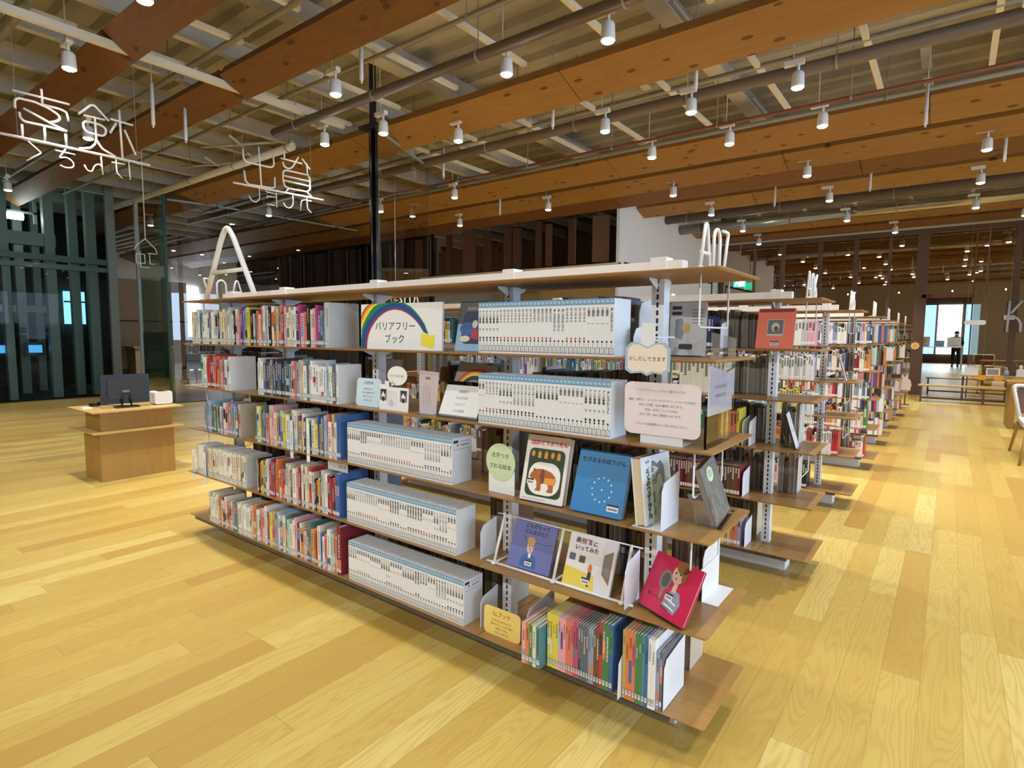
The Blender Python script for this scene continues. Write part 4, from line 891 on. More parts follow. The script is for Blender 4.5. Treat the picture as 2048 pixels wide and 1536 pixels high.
# blue bagged picture book
def cover_book(name, lab, loc, w, h, th, cover, lean=.38, yaw=0, page=None, cat='picture book', roll=0):
    t = thing(name, lab, cat, loc); t.rotation_euler = (-lean, roll, yaw)
    prt(t, 'front_cover', cover, lambda b: b.prism(rrect(w, h, .004, 2, 0, h/2), 1, 0, .002))
    prt(t, 'back_cover', cover, lambda b: b.prism(rrect(w, h, .004, 2, 0, h/2), 1, th-.002, th))
    prt(t, 'page_block', page or M_PAGE, lambda b: b.box(-w/2+.001, w/2-.004, .002, th-.002, .003, h-.003))
    return t
def sticker(t, x, z, w=.034, h=.02):
    prt(t, 'library_sticker', [M_LABEL, M_INK, M_INKG], lambda b: (flat(b, [(x, z), (x+w, z), (x+w, z+h), (x, z+h)], -.0016), flat(b, [(x, z+h*.72), (x+w, z+h*.72), (x+w, z+h), (x, z+h)], -.0018, 1), flat(b, [(x+.004, z+h*.2), (x+w-.004, z+h*.2), (x+w-.004, z+h*.5), (x+.004, z+h*.5)], -.0018, 2)))
t = cover_book('picture_book', 'light blue bagged picture book right of the rainbow sign', (-1.115, .10, ZL[5]+.002), .165, .225, .012, PAL['light_blue'], lean=.20)
prt(t, 'cover_picture', [PAL['navy'], PAL['blue'], PAL['cream'], PAL['red'], mat('dark_plastic_bag', (.10, .09, .10), .3)], lambda b: (
    flat(b, rrect(.165, .10, .004, 2, 0, .172), -.0008, 4), flat(b, rrect(.125, .145, .03, 4, .01, .105), -.0010, 0), flat(b, ellipse(.045, .03, -.02, .10), -.0012, 1), flat(b, ellipse(.016, .018, .02, .12), -.0014, 2),
    flat(b, [(.0, .06), (.045, .05), (.04, .10), (.015, .10)], -.0014, 3), flat(b, ellipse(.03, .014, -.03, .055), -.0014, 2), put_text(b, 'おはなし', .018, (.0, -.0016, .19), mi=2)))
# book-shaped loan sign
def openbook(w, h):
    pts = [(-w/2, .012), (-w/2+.02, 0), (-.02, .004), (0, -.006), (.02, .004), (w/2-.02, 0), (w/2, .012), (w/2, h-.02)]
    pts += [(w/2-.02, h), (.035, h), (0, h-.016), (-.035, h), (-w/2+.02, h), (-w/2, h-.02)]
    return pts
t = notice('loan_sign', 'open-book shaped plastic sign with hiragana hanging on the post at the aisle end', (-.228, -.008, 1.298), openbook(.158, .106), .003, mat('pale_blue_plastic', srgb(170, 195, 210), .35), cat='sign')
prt(t, 'sign_face', mat('peach_paper', srgb(238, 222, 205), .6), lambda b: flat(b, [(p[0]*.88, .053+(p[1]-.053)*.86) for p in openbook(.158, .106)], -.0006))
prt(t, 'sign_lettering', M_INK, lambda b: put_text(b, 'かしだしできます', .0165, (0, -.0012, .050)))
prt(t, 'sign_hanger', M_WHITE, lambda b: (b.box(-.024, .024, .003, .006, .08, .17), b.box(-.01, .01, .006, .21, .12, .125)))
# grey guide book on the aisle end of the highest book shelf
t = cover_book('guide_book', 'grey guide book standing at the aisle end of the highest book shelf', (-.205, .285, ZL[5]+.001), .132, .198, .016, mat('grey_cover', srgb(186, 180, 172), .5), lean=.06, yaw=.12, cat='book')
prt(t, 'cover_picture', [M_INKG, PAL['ochre'], M_INK], lambda b: (flat(b, [(-.045, .07), (-.02, .06), (-.01, .10), (-.02, .14), (-.045, .135)], -.0008, 0), flat(b, ellipse(.016, .018, -.005, .105), -.0010, 1), flat(b, rrect(.035, .012, .001, 2, -.04, .178), -.0008, 2), flat(b, rrect(.035, .012, .001, 2, -.04, .158), -.0008, 2), flat(b, rrect(.05, .02, .006, 3, -.005, .035), -.0008, 2), [flat(b, rrect(.04, .004, .001, 2, .035, .17-k*.012), -.0008, 0) for k in range(5)]))
prt(t, 'easel_foot', G_ACRYL, lambda b: b.box(-.06, .06, -.03, .05, -.0005, .002))
# pink notice with two faces
t = notice('pink_notice', 'large pink rounded notice with lines of text at the aisle end, second book shelf down', (-.192, .036, ZL[4]+.042), rrect(.268, .180, .026, 6, 0, .078), .003, M_PINKP, lean=-.02)
LT = ['「バリアフリー」について調べたい方へ', '', '福祉・障がい・ユニバーサルデザインについての本は', 'NDC（分類）369の書架にあります。', '手話・点字についての本は', 'NDC 378・809 の書架にあります。', '', 'くわしくは図書館の人におたずねください']
prt(t, 'notice_text', M_INKG, lambda b: [put_text(b, s, .0098, (0, -.0008, .140-k*.0165)) for k, s in enumerate(LT) if s])
prt(t, 'notice_stand', M_WHITE, lambda b: (b.box(-.075, .075, .004, .0055, -.042, .0), b.box(-.075, .075, .0055, .085, -.0415, -.040)))
t = notice('side_notice', 'pale notice in clear plastic facing the aisle, behind the pink notice', (-.035, .035, ZL[4]+.11), [(-.0, .0), (.25, .0), (.25, .125), (0, .165)], .002, mat('mauve_paper', srgb(214, 200, 198), .5), yaw=PI/2)
prt(t, 'notice_text', M_INKG, lambda b: [put_text(b, 'ちいきの ほんだな', .014, (.125, -.0008, .09-k*.03)) for k in range(2)])
prt(t, 'plastic_pouch', G_ACRYL, lambda b: (b.add([(0, -.002, .0), (.27, -.002, .0), (.27, -.002, .25), (0, -.002, .27)], [(0, 1, 2, 3)]), b.box(.0, .25, .002, .01, -.108, 0)))
# blue notice, monochrome card with bubble, leaflet, brochure on stand
t = notice('blue_notice', 'pale blue rounded notice with small text, left of the black-and-white card', (-1.747, .05, ZL[4]+.002), rrect(.188, .142, .02, 5, 0, .071), .003, M_BLUEP, lean=.10)
prt(t, 'notice_text', M_INK, lambda b: (put_text(b, '大活字本', .018, (0, -.0008, .118)), [put_text(b, s, .0095, (0, -.0008, .088-k*.019)) for k, s in enumerate(('文字がおおきくて', 'ゆったり読める本です', '見えにくい人にも', 'おすすめします'))]))
prt(t, 'notice_stand', M_WHITE, lambda b: b.box(-.05, .05, .003, .05, 0, .0015))
t = notice('comic_card', 'white card with two small black-and-white portraits under a speech bubble', (-1.537, .035, ZL[4]+.001), [(-.103, 0), (.103, 0), (.103, .112), (-.035, .112), (-.035, .14), (-.065, .14), (-.065, .122), (-.103, .122)], .003, M_PAPER, lean=.05)
prt(t, 'card_picture', [M_INK, M_INKG, M_PAPER], lambda b: [(flat(b, [(x-.024, .045), (x+.024, .045), (x+.024, .10), (x-.024, .10)], -.0006, 1), flat(b, ellipse(.014, .018, x, .075), -.0010, 2), flat(b, [(x-.020, .098), (x-.012, .07), (x-.002, .09), (x+.012, .07), (x+.02, .098)], -.0012, 0), flat(b, ellipse(.010, .012, x, .052), -.0012, 0)) for x in (-.073, .07)]+[flat(b, [(x, .02), (x+.001, .02), (x+.0015, .095), (x, .095)], -.0008, 1) for x in (-.04, -.028, -.015, .0, .02)]+[flat(b, [(-.03, .022+k*.006), (.0, .02+k*.006), (.0, .0212+k*.006), (-.03, .0232+k*.006)], -.0008, 1) for k in range(5)])
prt(t, 'speech_bubble', M_PAPER, lambda b: (b.prism(ellipse(.068, .046, .025, .168, 32), 1, -.004, -.001), b.prism([(-.015, .115), (.015, .13), (-.012, .145)], 1, -.004, -.001)))
prt(t, 'bubble_lettering', M_INK, lambda b: put_text(b, 'くらべてみてね！', .0145, (.025, -.0046, .166)))
t = notice('leaflet_stand', 'pinkish translucent leaflet upright between the comic card and the brochure', (-1.325, .06, ZL[4]+.001), [(-.058, 0), (.050, 0), (.070, .195), (-.058, .20)], .002, mat('pinkish_paper', srgb(206, 190, 192), .4))
prt(t, 'leaflet_text', M_INKG, lambda b: [flat(b, [(x, .045), (x+.0012, .045), (x+.0012, .13), (x, .13)], -.0008) for x in (-.03, -.015, .0, .012)]+[flat(b, rrect(.03, .012, .001, 2, 0, .165), -.0008)])
prt(t, 'leaflet_foot', G_ACRYL, lambda b: b.box(-.055, .055, -.03, .05, -.0005, .002))
t = cover_book('brochure_display', 'white brochure before a rainbow poster on a clear easel', (-1.135, .045, ZL[4]+.003), .225, .150, .004, M_PAPER, lean=.42, cat='brochure')
prt(t, 'brochure_text', M_INKG, lambda b: [put_text(b, s, .014, (0, -.0008, .12-k*.030)) for k, s in enumerate(('図書案内', 'ひらがな本', 'LLブック', 'ふれる絵本'))]+[flat(b, [(-.11, .006), (.11, .006), (.11, .010), (-.11, .010)], -.0008)])
def poster(b):
    b.add([(-.11, .03, .02), (.13, .03, .02), (.13, .035, .26), (-.11, .035, .28)], [(0, 1, 2, 3)], 6)
    for i in range(6):
        ro, ri = .118-i*.009, .118-(i+1)*.009 if i < 5 else .04
        for k in range(16):
            a, c = PI*k/16, PI*(k+1)/16
            b.add([(.015+ro*math.cos(a), .0288-i*.0002, .105+ro*1.15*math.sin(a)), (.015+ro*math.cos(c), .0288-i*.0002, .105+ro*1.15*math.sin(c)), (.015+ri*math.cos(c), .0288-i*.0002, .105+ri*1.15*math.sin(c)), (.015+ri*math.cos(a), .0288-i*.0002, .105+ri*1.15*math.sin(a))], [(0, 1, 2, 3)], min(i, 5) if i < 3 else 7 if i < 5 else 6)
prt(t, 'rainbow_poster', RB+[mat('grey_paper', srgb(150, 145, 135), .6), mat('dark_blue_paint', srgb(60, 62, 82), .6)], poster)
prt(t, 'clear_easel', G_ACRYL, lambda b: (b.box(-.118, .118, .005, .008, -.0005, .17), b.box(-.118, .118, -.02, .006, .0, .003), b.box(-.118, -.112, .008, .09, .0, .06), b.box(.112, .118, .008, .09, .0, .06)))
# middle shelf: green round sign, bear book, braille book, animal book, photo book
t = notice('round_sign', 'pale green oval sign with braille picture book lettering, left of the bear book', (-.886, .05, ZL[3]+.001), [(-.068, 0), (.068, 0), (.068, .10), (-.068, .10)], .003, M_PAPER)
prt(t, 'oval_plate', M_GRNP, lambda b: b.prism(ellipse(.076, .078, -.004, .132, 36), 1, -.003, 0))
prt(t, 'sign_lettering', M_INK, lambda b: (put_text(b, '点字つき', .0235, (-.004, -.0036, .158)), put_text(b, 'さわる絵本', .0235, (-.004, -.0036, .112))))
prt(t, 'sign_foot', M_WHITE, lambda b: b.box(-.06, .06, .003, .08, 0, .0015))
t = cover_book('bear_picture_book', 'white picture book with a brown bear in a green frame, leaning on the middle shelf', (-.680, .035, ZL[3]+.004), .198, .262, .030, mat('bear_book_cover', srgb(236, 228, 222), .45), lean=.26, yaw=.04)
BR = [mat('bear_%s' % n, srgb(*c), .5) for n, c in (('brown', (176, 98, 44)), ('tan', (226, 158, 60)), ('dark', (128, 66, 36)), ('frame_green', (48, 68, 40)), ('cream', (240, 236, 228)), ('title_red', (205, 60, 55)))]
def bear(b):
    flat(b, rrect(.165, .190, .022, 5, .002, .115), -.0006, 3)
    flat(b, rrect(.146, .128, .05, 8, .002, .092), -.0010, 4)
    for i, x in enumerate((-.062, -.032, -.002, .028, .056)):
        flat(b, ellipse(.008, .012, x, .187), -.0010, 1)
        if i in (1, 2, 4): flat(b, [(x-.009, .172), (x+.009, .172), (x, .205)], -.0012, 1)
    body = [(-.060, .090), (-.066, .096), (-.060, .108), (-.052, .118), (-.050, .126), (-.042, .126), (-.030, .128), (-.012, .130), (.010, .127), (.035, .120), (.052, .106), (.058, .090), (.054, .076), (.048, .070), (.050, .048), (.046, .042), (.022, .042), (.020, .048), (.027, .052), (.024, .072), (.004, .074), (-.008, .070), (-.006, .048), (-.010, .042), (-.032, .042), (-.033, .048), (-.026, .052), (-.030, .078), (-.040, .088), (-.050, .086)]
    flat(b, body, -.0014, 0)
    flat(b, [(-.010, .128), (-.002, .129), (.004, .100), (.002, .075), (-.008, .072), (-.018, .100)], -.0018, 2)
    flat(b, [(.006, .096), (.054, .098), (.056, .082), (.048, .072), (.024, .073), (.004, .076)], -.0018, 1)
    flat(b, ellipse(.004, .005, -.046, .124), -.0018, 2)
    put_text(b, 'のどうぶつえん', .0205, (.018, -.0012, .232), mi=5, bold=.0006)
    for x in (-.072, -.058): flat(b, ellipse(.0085, .0085, x, .232, 14), -.0010, 5); flat(b, ellipse(.004, .004, x, .232, 10), -.0014, 4)
    flat(b, [(-.09, .008), (.02, .008), (.02, .0095), (-.09, .0095)], -.0008, 2)
prt(t, 'cover_picture', BR, bear); sticker(t, -.074, .065, .032, .022)
prt(t, 'book_easel', M_BLACK, lambda b: (b.box(-.09, .10, -.006, .034, -.004, -.001), b.box(-.09, -.07, .031, .034, 0, .16), b.box(.08, .10, .031, .034, 0, .16)))
t = cover_book('braille_picture_book', 'blue picture book with a ring of raised white dots, middle shelf', (-.438, .035, ZL[3]+.004), .214, .236, .026, mat('braille_book_blue', srgb(48, 128, 190), .42), lean=.35, yaw=0)
prt(t, 'cover_lettering', M_INK, lambda b: put_text(b, 'ちびまるのぼうけん', .0205, (0, -.0008, .197), bold=.0004))
prt(t, 'raised_dots', M_PAPER, lambda b: [flat(b, ellipse(.0034, .0034, .012+.040*math.cos(k*2*PI/12), .092+.045*math.sin(k*2*PI/12), 10), -.0010) for k in range(12)]+[flat(b, ellipse(.0034, .0034, .012, .092, 10), -.0010)])
sticker(t, .045, .020, .046, .026)
prt(t, 'book_easel', M_BLACK, lambda b: (b.box(-.09, .10, -.006, .034, -.004, -.001), b.box(-.09, -.07, .027, .031, 0, .16), b.box(.08, .10, .027, .031, 0, .16)))
# animal touch book: spine-out block whose cover faces the aisle
t = thing('animal_picture_book', 'thick white animal touch book leaning left with its cover toward the aisle', 'picture book', (-.262, .012, ZL[3]+.003)); t.rotation_euler = (0, -.0, -.02)
t.rotation_euler = (-.05, -.13, 0)
prt(t, 'back_cover', M_WHITEB, lambda b: b.box(0, .003, 0, .245, 0, .235)); prt(t, 'front_cover', M_WHITEB, lambda b: b.box(.034, .037, 0, .245, 0, .235))
prt(t, 'page_block', mat('board_pages', srgb(205, 190, 160), .7), lambda b: b.box(.003, .034, .003, .24, .004, .231))
def animal(b):
    X = .0374
    def F(pts, mi, e=0): b.add([(X+e, p[0], p[1]) for p in pts], [tuple(range(len(pts)))], mi)
    F([(.0, .0), (.245, .0), (.245, .13), (.12, .175), (.08, .17), (.07, .0)], 3)
    F([(.09, .20), (.10, .215), (.13, .20), (.16, .21), (.185, .19), (.19, .15), (.18, .12), (.165, .13), (.16, .155), (.14, .165), (.12, .155), (.11, .13), (.10, .135), (.11, .165), (.14, .185)], 1, .0004)
    F([(.13, .10), (.15, .115), (.19, .11), (.20, .06), (.19, .03), (.18, .03), (.185, .06), (.175, .08), (.155, .08), (.14, .05), (.13, .05), (.14, .08)], 2, .0004)
    put_text(b, vert('どうぶつずかん'), .033, (X+.0008, .045, .118), ux=(0, 1, 0), uy=(0, 0, 1), mi=0, spacing=.86, bold=.0016)
    put_text(b, vert('さわって たのしむ'), .0235, (X+.0008, .088, .118), ux=(0, 1, 0), uy=(0, 0, 1), mi=4, spacing=.92, bold=.0008)
prt(t, 'cover_picture', [mat('title_green', srgb(20, 110, 90), .5), M_INKG, M_INKG, mat('pale_olive', srgb(196, 200, 176), .6), mat('title_olive', srgb(96, 96, 50), .5)], animal)
bookend((-.172, .012, ZL[3]+.0005), 'white bookend with wide foot holding the animal touch book', h=.185, d=.155, base=.105, side=-1)
t = thing('photo_picture_book', 'dark photographic picture book tilted on a clear easel, aisle end of middle shelf', 'picture book', (-.030, .155, ZL[3]+.012)); t.rotation_euler = (0, -.30, .0)
t.rotation_euler = (.20, -.26, -.05)
prt(t, 'page_block', M_PAGE_SHADE, lambda b: b.box(-.018, -.003, .002, .145, .002, .205)); prt(t, 'back_cover', M_INKG, lambda b: b.box(-.020, -.018, 0, .148, 0, .208))
mp = noise_mat('photo_collage', (.30, .27, .24), (.03, .035, .03), 38, .25, 6)
prt(t, 'front_cover', mp, lambda b: b.box(-.003, 0, 0, .148, 0, .208))
prt(t, 'oval_label', [M_GRNP, M_INKG], lambda b: (b.add([(.0006, .07+.028*math.cos(k*PI/14), .165+.026*math.sin(k*PI/14)) for k in range(28)], [tuple(range(28))], 0), [b.add([(.0012, .055, .157+j*.008), (.0012, .085, .157+j*.008), (.0012, .085, .159+j*.008), (.0012, .055, .159+j*.008)], [(0, 1, 2, 3)], 1) for j in range(3)]))
prt(t, 'clear_easel', G_ACRYL, lambda b: (b.box(.0, .015, -.004, .15, -.010, -.006), b.box(-.075, .0, .01, .014, -.010, .12), b.box(-.075, .0, .13, .134, -.010, .12)))
# second shelf from the bottom: wire rack with two books, pink book
t = thing('wire_display_rack', 'white wire display rack holding two picture books', 'display rack', (-.62, .055, ZL[2]))
rx = (-.305, -.005, .292)
prt(t, 'front_bar', M_WTUBE, lambda b: b.tube([(-.345, 0, .0065), (.335, 0, .0065)], .0055, 10))
prt(t, 'top_bar', M_WTUBE, lambda b: b.tube([(-.345, .075, .197), (.335, .075, .197)], .003, 8))
for x in rx:
    prt(t, 'side_frame', M_WTUBE, lambda b: (b.tube([(x, -.002, .010), (x, .072, .202)], .006, 10), b.tube([(x, 0, .0065), (x, .135, .0065)], .0048, 8), b.tube([(x, -.008, .0025), (x, -.008, .014)], .010, 12)))
t = cover_book('friend_picture_book', 'blue-violet picture book with a blond boy in the left bay of the wire rack', (-.765, .068, ZL[2]+.010), .214, .205, .010, mat('periwinkle_cover', srgb(112, 116, 172), .42), lean=.37)
def friend(b):
    put_text(b, 'ともだちって', .0205, (.012, -.0008, .176), mi=0, bold=.0004); put_text(b, 'どんなひと？', .0205, (.012, -.0008, .152), mi=0, bold=.0004)
    flat(b, [(-.045, .01), (.035, .01), (.032, .045), (.02, .062), (-.025, .062), (-.04, .045)], -.0010, 1)
    flat(b, [(-.008, .05), (.004, .05), (.002, .088), (-.008, .088)], -.0012, 3); flat(b, ellipse(.017, .025, -.005, .092), -.0012, 2); flat(b, ellipse(.021, .016, -.006, .118), -.0014, 4); flat(b, rrect(.034, .012, .004, 3, -.006, .112), -.0015, 4)
    flat(b, ellipse(.003, .004, -.010, .098, 8), -.0016, 0); flat(b, ellipse(.003, .004, .004, .098, 8), -.0016, 0)
    flat(b, [(.02, .115), (.06, .112), (.095, .12), (.095, .121), (.06, .1135), (.02, .1165)], -.0010, 5); flat(b, [(-.05, .135), (-.03, .112), (-.028, .113), (-.048, .136)], -.0010, 5)
prt(t, 'cover_picture', [M_INK, PAL['blue'], mat('skin_print', srgb(225, 190, 165), .5), M_PAPER, PAL['ochre'], PAL['navy']], friend); sticker(t, -.018, .018, .034, .022)
t = cover_book('museum_picture_book', 'white museum picture book with a framed painting in the right bay of the wire rack', (-.487, .060, ZL[2]+.010), .208, .198, .010, mat('museum_cover', srgb(232, 226, 224), .42), lean=.37)
def museum(b):
    flat(b, [(-.104, 0.001), (.036, .001), (.026, .055), (-.104, .07)], -.0008, 1); flat(b, [(.036, .001), (.104, .001), (.104, .197), (.048, .197), (.048, .10), (.026, .055)], -.0009, 2)
    flat(b, [(.056, .070), (.092, .035), (.092, .160), (.056, .140)], -.0012, 3); flat(b, [(.061, .078), (.086, .056), (.086, .146), (.061, .132)], -.0014, 4)
    flat(b, rrect(.026, .026, .001, 2, -.078, .108), -.0012, 6); flat(b, rrect(.026, .026, .001, 2, -.034, .105), -.0012, 7)
    flat(b, ellipse(.009, .017, .006, .078), -.0012, 8); flat(b, [(-.002, .03), (.014, .03), (.014, .065), (.0, .065)], -.0013, 9); flat(b, rrect(.010, .018, .002, 2, .006, .02), -.0013, 0)
    put_text(b, '美', .024, (-.064, -.0012, .172), mi=0, bold=.0005); put_text(b, 'に', .021, (.012, -.0012, .170), mi=0, bold=.0005); put_text(b, '術館', .024, (-.027, -.0012, .172), mi=10, bold=.0005); put_text(b, 'いってみた', .021, (-.022, -.0012, .145), mi=0, bold=.0005)
prt(t, 'cover_picture', [M_INK, mat('floor_yellow', srgb(232, 205, 80), .5), mat('pale_wall', srgb(222, 218, 224), .5), mat('gilt', srgb(140, 115, 60), .5), M_INKG, M_PAPER, PAL['slate'], PAL['brown'], PAL['orange'], PAL['navy'], PAL['dark_red']], museum); sticker(t, -.022, .018, .034, .024)
t = cover_book('pink_picture_book', 'bright pink picture book with a woman holding a mirror, on the aisle end', (-.185, .050, ZL[2]+.008), .222, .200, .012, mat('crimson_cover', srgb(205, 40, 84), .3), lean=.50, yaw=-.42)
def pinkb(b):
    flat(b, ellipse(.026, .036, -.028, .118), -.0010, 1); flat(b, ellipse(.018, .026, -.028, .118), -.0012, 2); flat(b, [(-.034, .05), (-.018, .05), (-.02, .085), (-.034, .085)], -.0010, 1)
    flat(b, [(-.010, .035), (.055, .02), (.068, .06), (.050, .095), (.020, .098), (-.002, .075)], -.0010, 3); flat(b, [(.012, .09), (.032, .09), (.030, .13), (.014, .13)], -.0012, 4)
    flat(b, ellipse(.027, .033, .018, .152), -.0014, 4); flat(b, ellipse(.029, .022, .028, .180), -.0016, 5); flat(b, ellipse(.012, .030, .045, .160), -.0016, 5)
    for x in (.005, .026): flat(b, ellipse(.0045, .0035, x, .155, 10), -.0020, 0)
    flat(b, ellipse(.005, .003, .013, .137, 10), -.0020, 6)
    put_text(b, '美しくなりたい', .014, (-.035, -.0012, .050), mi=0); put_text(b, 'あなたへ', .014, (.018, -.0024, .030), mi=0)
    flat(b, [(.0, .06), (.05, .05), (.052, .056), (.002, .066)], -.0014, 7); flat(b, [(.0, .04), (.05, .03), (.052, .036), (.002, .046)], -.0014, 7)
prt(t, 'cover_picture', [M_INK, mat('mirror_frame_print', srgb(150, 130, 110), .5), mat('mirror_print', srgb(84, 98, 96), .5), PAL['grey_blue'], mat('skin_print', srgb(225, 190, 165), .5), mat('hair_print', srgb(150, 96, 50), .5), PAL['red'], PAL['white']], pinkb); sticker(t, -.005, .060, .034, .022)
prt(t, 'clear_easel', G_ACRYL, lambda b: (b.box(-.11, .11, .014, .017, -.004, .15), b.box(-.11, .11, -.012, .014, -.006, -.003)))
# bottom: yellow sign
t = notice('yellow_sign', 'yellow rounded LL book sign on the bottom shelf', (-.878, .045, ZL[1]+.001), rrect(.196, .122, .02, 5, 0, .061), .003, M_YELP, lean=.04)
prt(t, 'sign_lettering', mat('brown_ink', srgb(120, 90, 40), .6), lambda b: (put_text(b, 'LLブック', .024, (0, -.0008, .094)), [put_text(b, s, .011, (0, -.0008, .066-k*.017)) for k, s in enumerate(('だれでもわかりやすい', '読みやすいことばと絵や', '写真でできた', 'やさしい本です'))]))
prt(t, 'sign_foot', M_WHITE, lambda b: b.box(-.04, .04, .003, .10, 0, .0015))
# small tag boards at the left end of the second shelf
for i, (x, lab, s) in enumerate(((-3.60, 'white narrow tag board at the far left end of the second shelf', 'せかいの名作'), (-3.44, 'white narrow tag board next to the cream books on the second shelf', 'にほんの名作'))):
    t = notice('tag_board', lab, (x, .008, ZL[2]-.055), [(-.019, 0), (.019, 0), (.019, .215), (-.019, .215)], .002, M_PAPER)
    prt(t, 'tag_lettering', M_INK, lambda b: put_text(b, vert(s), .021, (0, -.0006, .11), spacing=.95))
    prt(t, 'tag_clip', M_WHITE, lambda b: b.box(-.012, .012, .002, .05, .055, .058))
for i, x in enumerate((-3.57, -3.545, -3.52, -3.495)):
    make_book('book', (x, .02, ZL[2]+.0005), .022, .20, .14, PAL['pale_grey' if i == 0 else 'white'], lab='%s book by the far left tag board, %s from the shelf end' % ('pale grey' if i == 0 else 'white', NUMW[i]), detail=1)
# name tags standing among the spines
for x, lv, s, m, lab in ((-2.20, 3, 'トルストイ', M_PAPER, 'white vertical author tag hanging over the middle shelf spines'), (-2.36, 3, 'ヴェルヌ', M_BLUEP, 'pale blue vertical author tag in the middle shelf run')):
    t = notice('author_tag', lab, (x, .002, ZL[lv]-.045), [(-.014, 0), (.014, 0), (.014, .215), (-.014, .215)], .002, m)
    prt(t, 'tag_lettering', M_INK, lambda b: put_text(b, vert(s), .018, (0, -.0006, .108), spacing=1.0))
t = notice('title_card', 'grey card lettered above the blue book at the right of the second shelf run', (-1.99, .04, ZL[2]+.245), [(-.085, 0), (.085, 0), (.085, .052), (-.085, .052)], .002, mat('grey_card', srgb(206, 206, 206), .6))
prt(t, 'card_lettering', M_INK, lambda b: put_text(b, 'イソップ寓話集', .022, (0, -.0006, .026)))
# cover plates of the tall red book and the orange display book in the second case
t = cover_book('orange_picture_book', 'orange-red picture book with a grey inset picture displayed on the second bookcase', (-.255, UY[1]+.05, ZL[5]+.003), .205, .245, .014, mat('orange_book_cover', srgb(232, 112, 82), .42), lean=.26)
prt(t, 'cover_picture', [PAL['slate'], PAL['beige'], PAL['dark_red']], lambda b: (flat(b, rrect(.09, .10, .003, 2, 0, .128), -.0008, 1), flat(b, rrect(.084, .085, .003, 2, 0, .132), -.0010, 0), flat(b, ellipse(.022, .028, 0, .13), -.0012, 1), flat(b, ellipse(.012, .016, .004, .12), -.0014, 2), flat(b, rrect(.19, .02, .002, 2, 0, .232), -.0008, 2))); sticker(t, -.02, .02, .045, .025)
for u, lv, x, col, lab in ((1, 3, -.12, 'black', 'white and black slim book leaning at the aisle end of the second bookcase'), (2, 4, -.10, 'beige', 'beige slim book leaning at the aisle end of the third bookcase'), (3, 3, -.10, 'pale_grey', 'pale slim book leaning at the aisle end of the fourth bookcase'), (4, 4, -.10, 'light_blue', 'light blue slim book leaning at the aisle end of the fifth bookcase')):
    t = thing('leaning_book', lab, 'book', (x, UY[u]+.08, ZL[lv]+.004)); t.rotation_euler = (0, -.30, .1)
    prt(t, 'front_cover', M_WHITEB, lambda b: b.box(.008, .010, 0, .15, 0, .21)); prt(t, 'back_cover', PAL[col], lambda b: b.box(0, .002, 0, .15, 0, .21)); prt(t, 'page_block', M_PAGE_SHADE if col != 'black' else M_BLACK, lambda b: b.box(.002, .008, .001, .147, .002, .208))
    prt(t, 'clear_easel', G_ACRYL, lambda b: (b.box(-.05, .02, .0, .15, -.003, -.001), b.box(-.05, -.047, .02, .13, 0, .10)))
for x, lv, lab in ((-.55, 5, 'white bookend beside the dark disc cases of the second bookcase'), (-.40, 3, 'white bookend after the rainbow-ordered spines of the second bookcase'), (-.36, 3, 'white bookend against the post of the second bookcase, third shelf'), (-.385, 2, 'white bookend after the maroon spines of the second bookcase'), (-.36, 1, 'white bookend on the bottom shelf of the second bookcase')):
    bookend((x, UY[1]+.01, ZL[lv]+.0005), lab, h=.17, d=.15, base=.0)
bookend((-.50, UY[1]+.01, ZL[4]+.0005), 'white bookend after the cream volumes of the second bookcase', h=.17, d=.15, base=.0)
# small wire signs far behind
wire_sign((-8.9, 6.4, 2.02), 'small distant white wire sign behind the top rail, left of centre', [('hanging_wire', [[(.15, 0), (.15, 2.96)]]), ('letter_stroke', [[(0, .30), (.05, .25), (.0, .15), (.05, .0)]]), ('letter_stroke', [[(.22, .28), (.12, .28), (.10, .14), (.10, 0)], [(.10, .10), (.22, .10)]]), ('foot_wire', [[(0, 0), (.3, 0)]])], axis='x', r=.008)
# ================================================================ search desk at the left
t = thing('search_desk', 'oak block desk with thin projecting slabs on the open floor at left', 'desk', (-5.96, .43, 0))
def db(nm, x0, x1, y0, y1, z0, z1, m): q = MB(); q.box(x0+5.96, x1+5.96, y0-.43, y1-.43, z0, z1); return q.build(nm, m, t)
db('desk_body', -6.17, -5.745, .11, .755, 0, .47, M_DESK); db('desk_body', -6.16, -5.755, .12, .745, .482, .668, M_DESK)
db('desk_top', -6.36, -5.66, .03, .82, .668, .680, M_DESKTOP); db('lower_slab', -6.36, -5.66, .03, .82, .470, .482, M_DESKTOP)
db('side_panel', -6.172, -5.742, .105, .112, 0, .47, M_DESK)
t = thing('monitor', 'black flat monitor seen from behind on the oak search desk', 'monitor', (-5.93, .40, .680)); t.rotation_euler = (0, 0, -.12)
q = MB(); q.prism(rrect(.41, .29, .008, 2, 0, .18), 0, -.03, 0); q.build('monitor_case', M_BLACK, t)
q = MB(); q.prism(rrect(.30, .19, .02, 3, 0, .185), 0, 0, .02); q.build('rear_housing', mat('charcoal_plastic', (.03, .03, .032), .5), t)
q = MB(); q.prism(rrect(.39, .27, .002, 1, 0, .185), 0, -.032, -.03); q.build('screen', mat('dark_screen', (.02, .03, .05), .15), t)
q = MB(); q.tube([(.02, -.04, .02), (.05, -.03, .14)], .008, 8); q.tube([(.02, .04, .02), (.05, .03, .14)], .008, 8); q.tube([(.05, -.035, .14), (.05, .035, .14)], .008, 8); q.box(-.06, .09, -.10, .10, 0, .012); q.build('monitor_stand', M_BLACK, t)
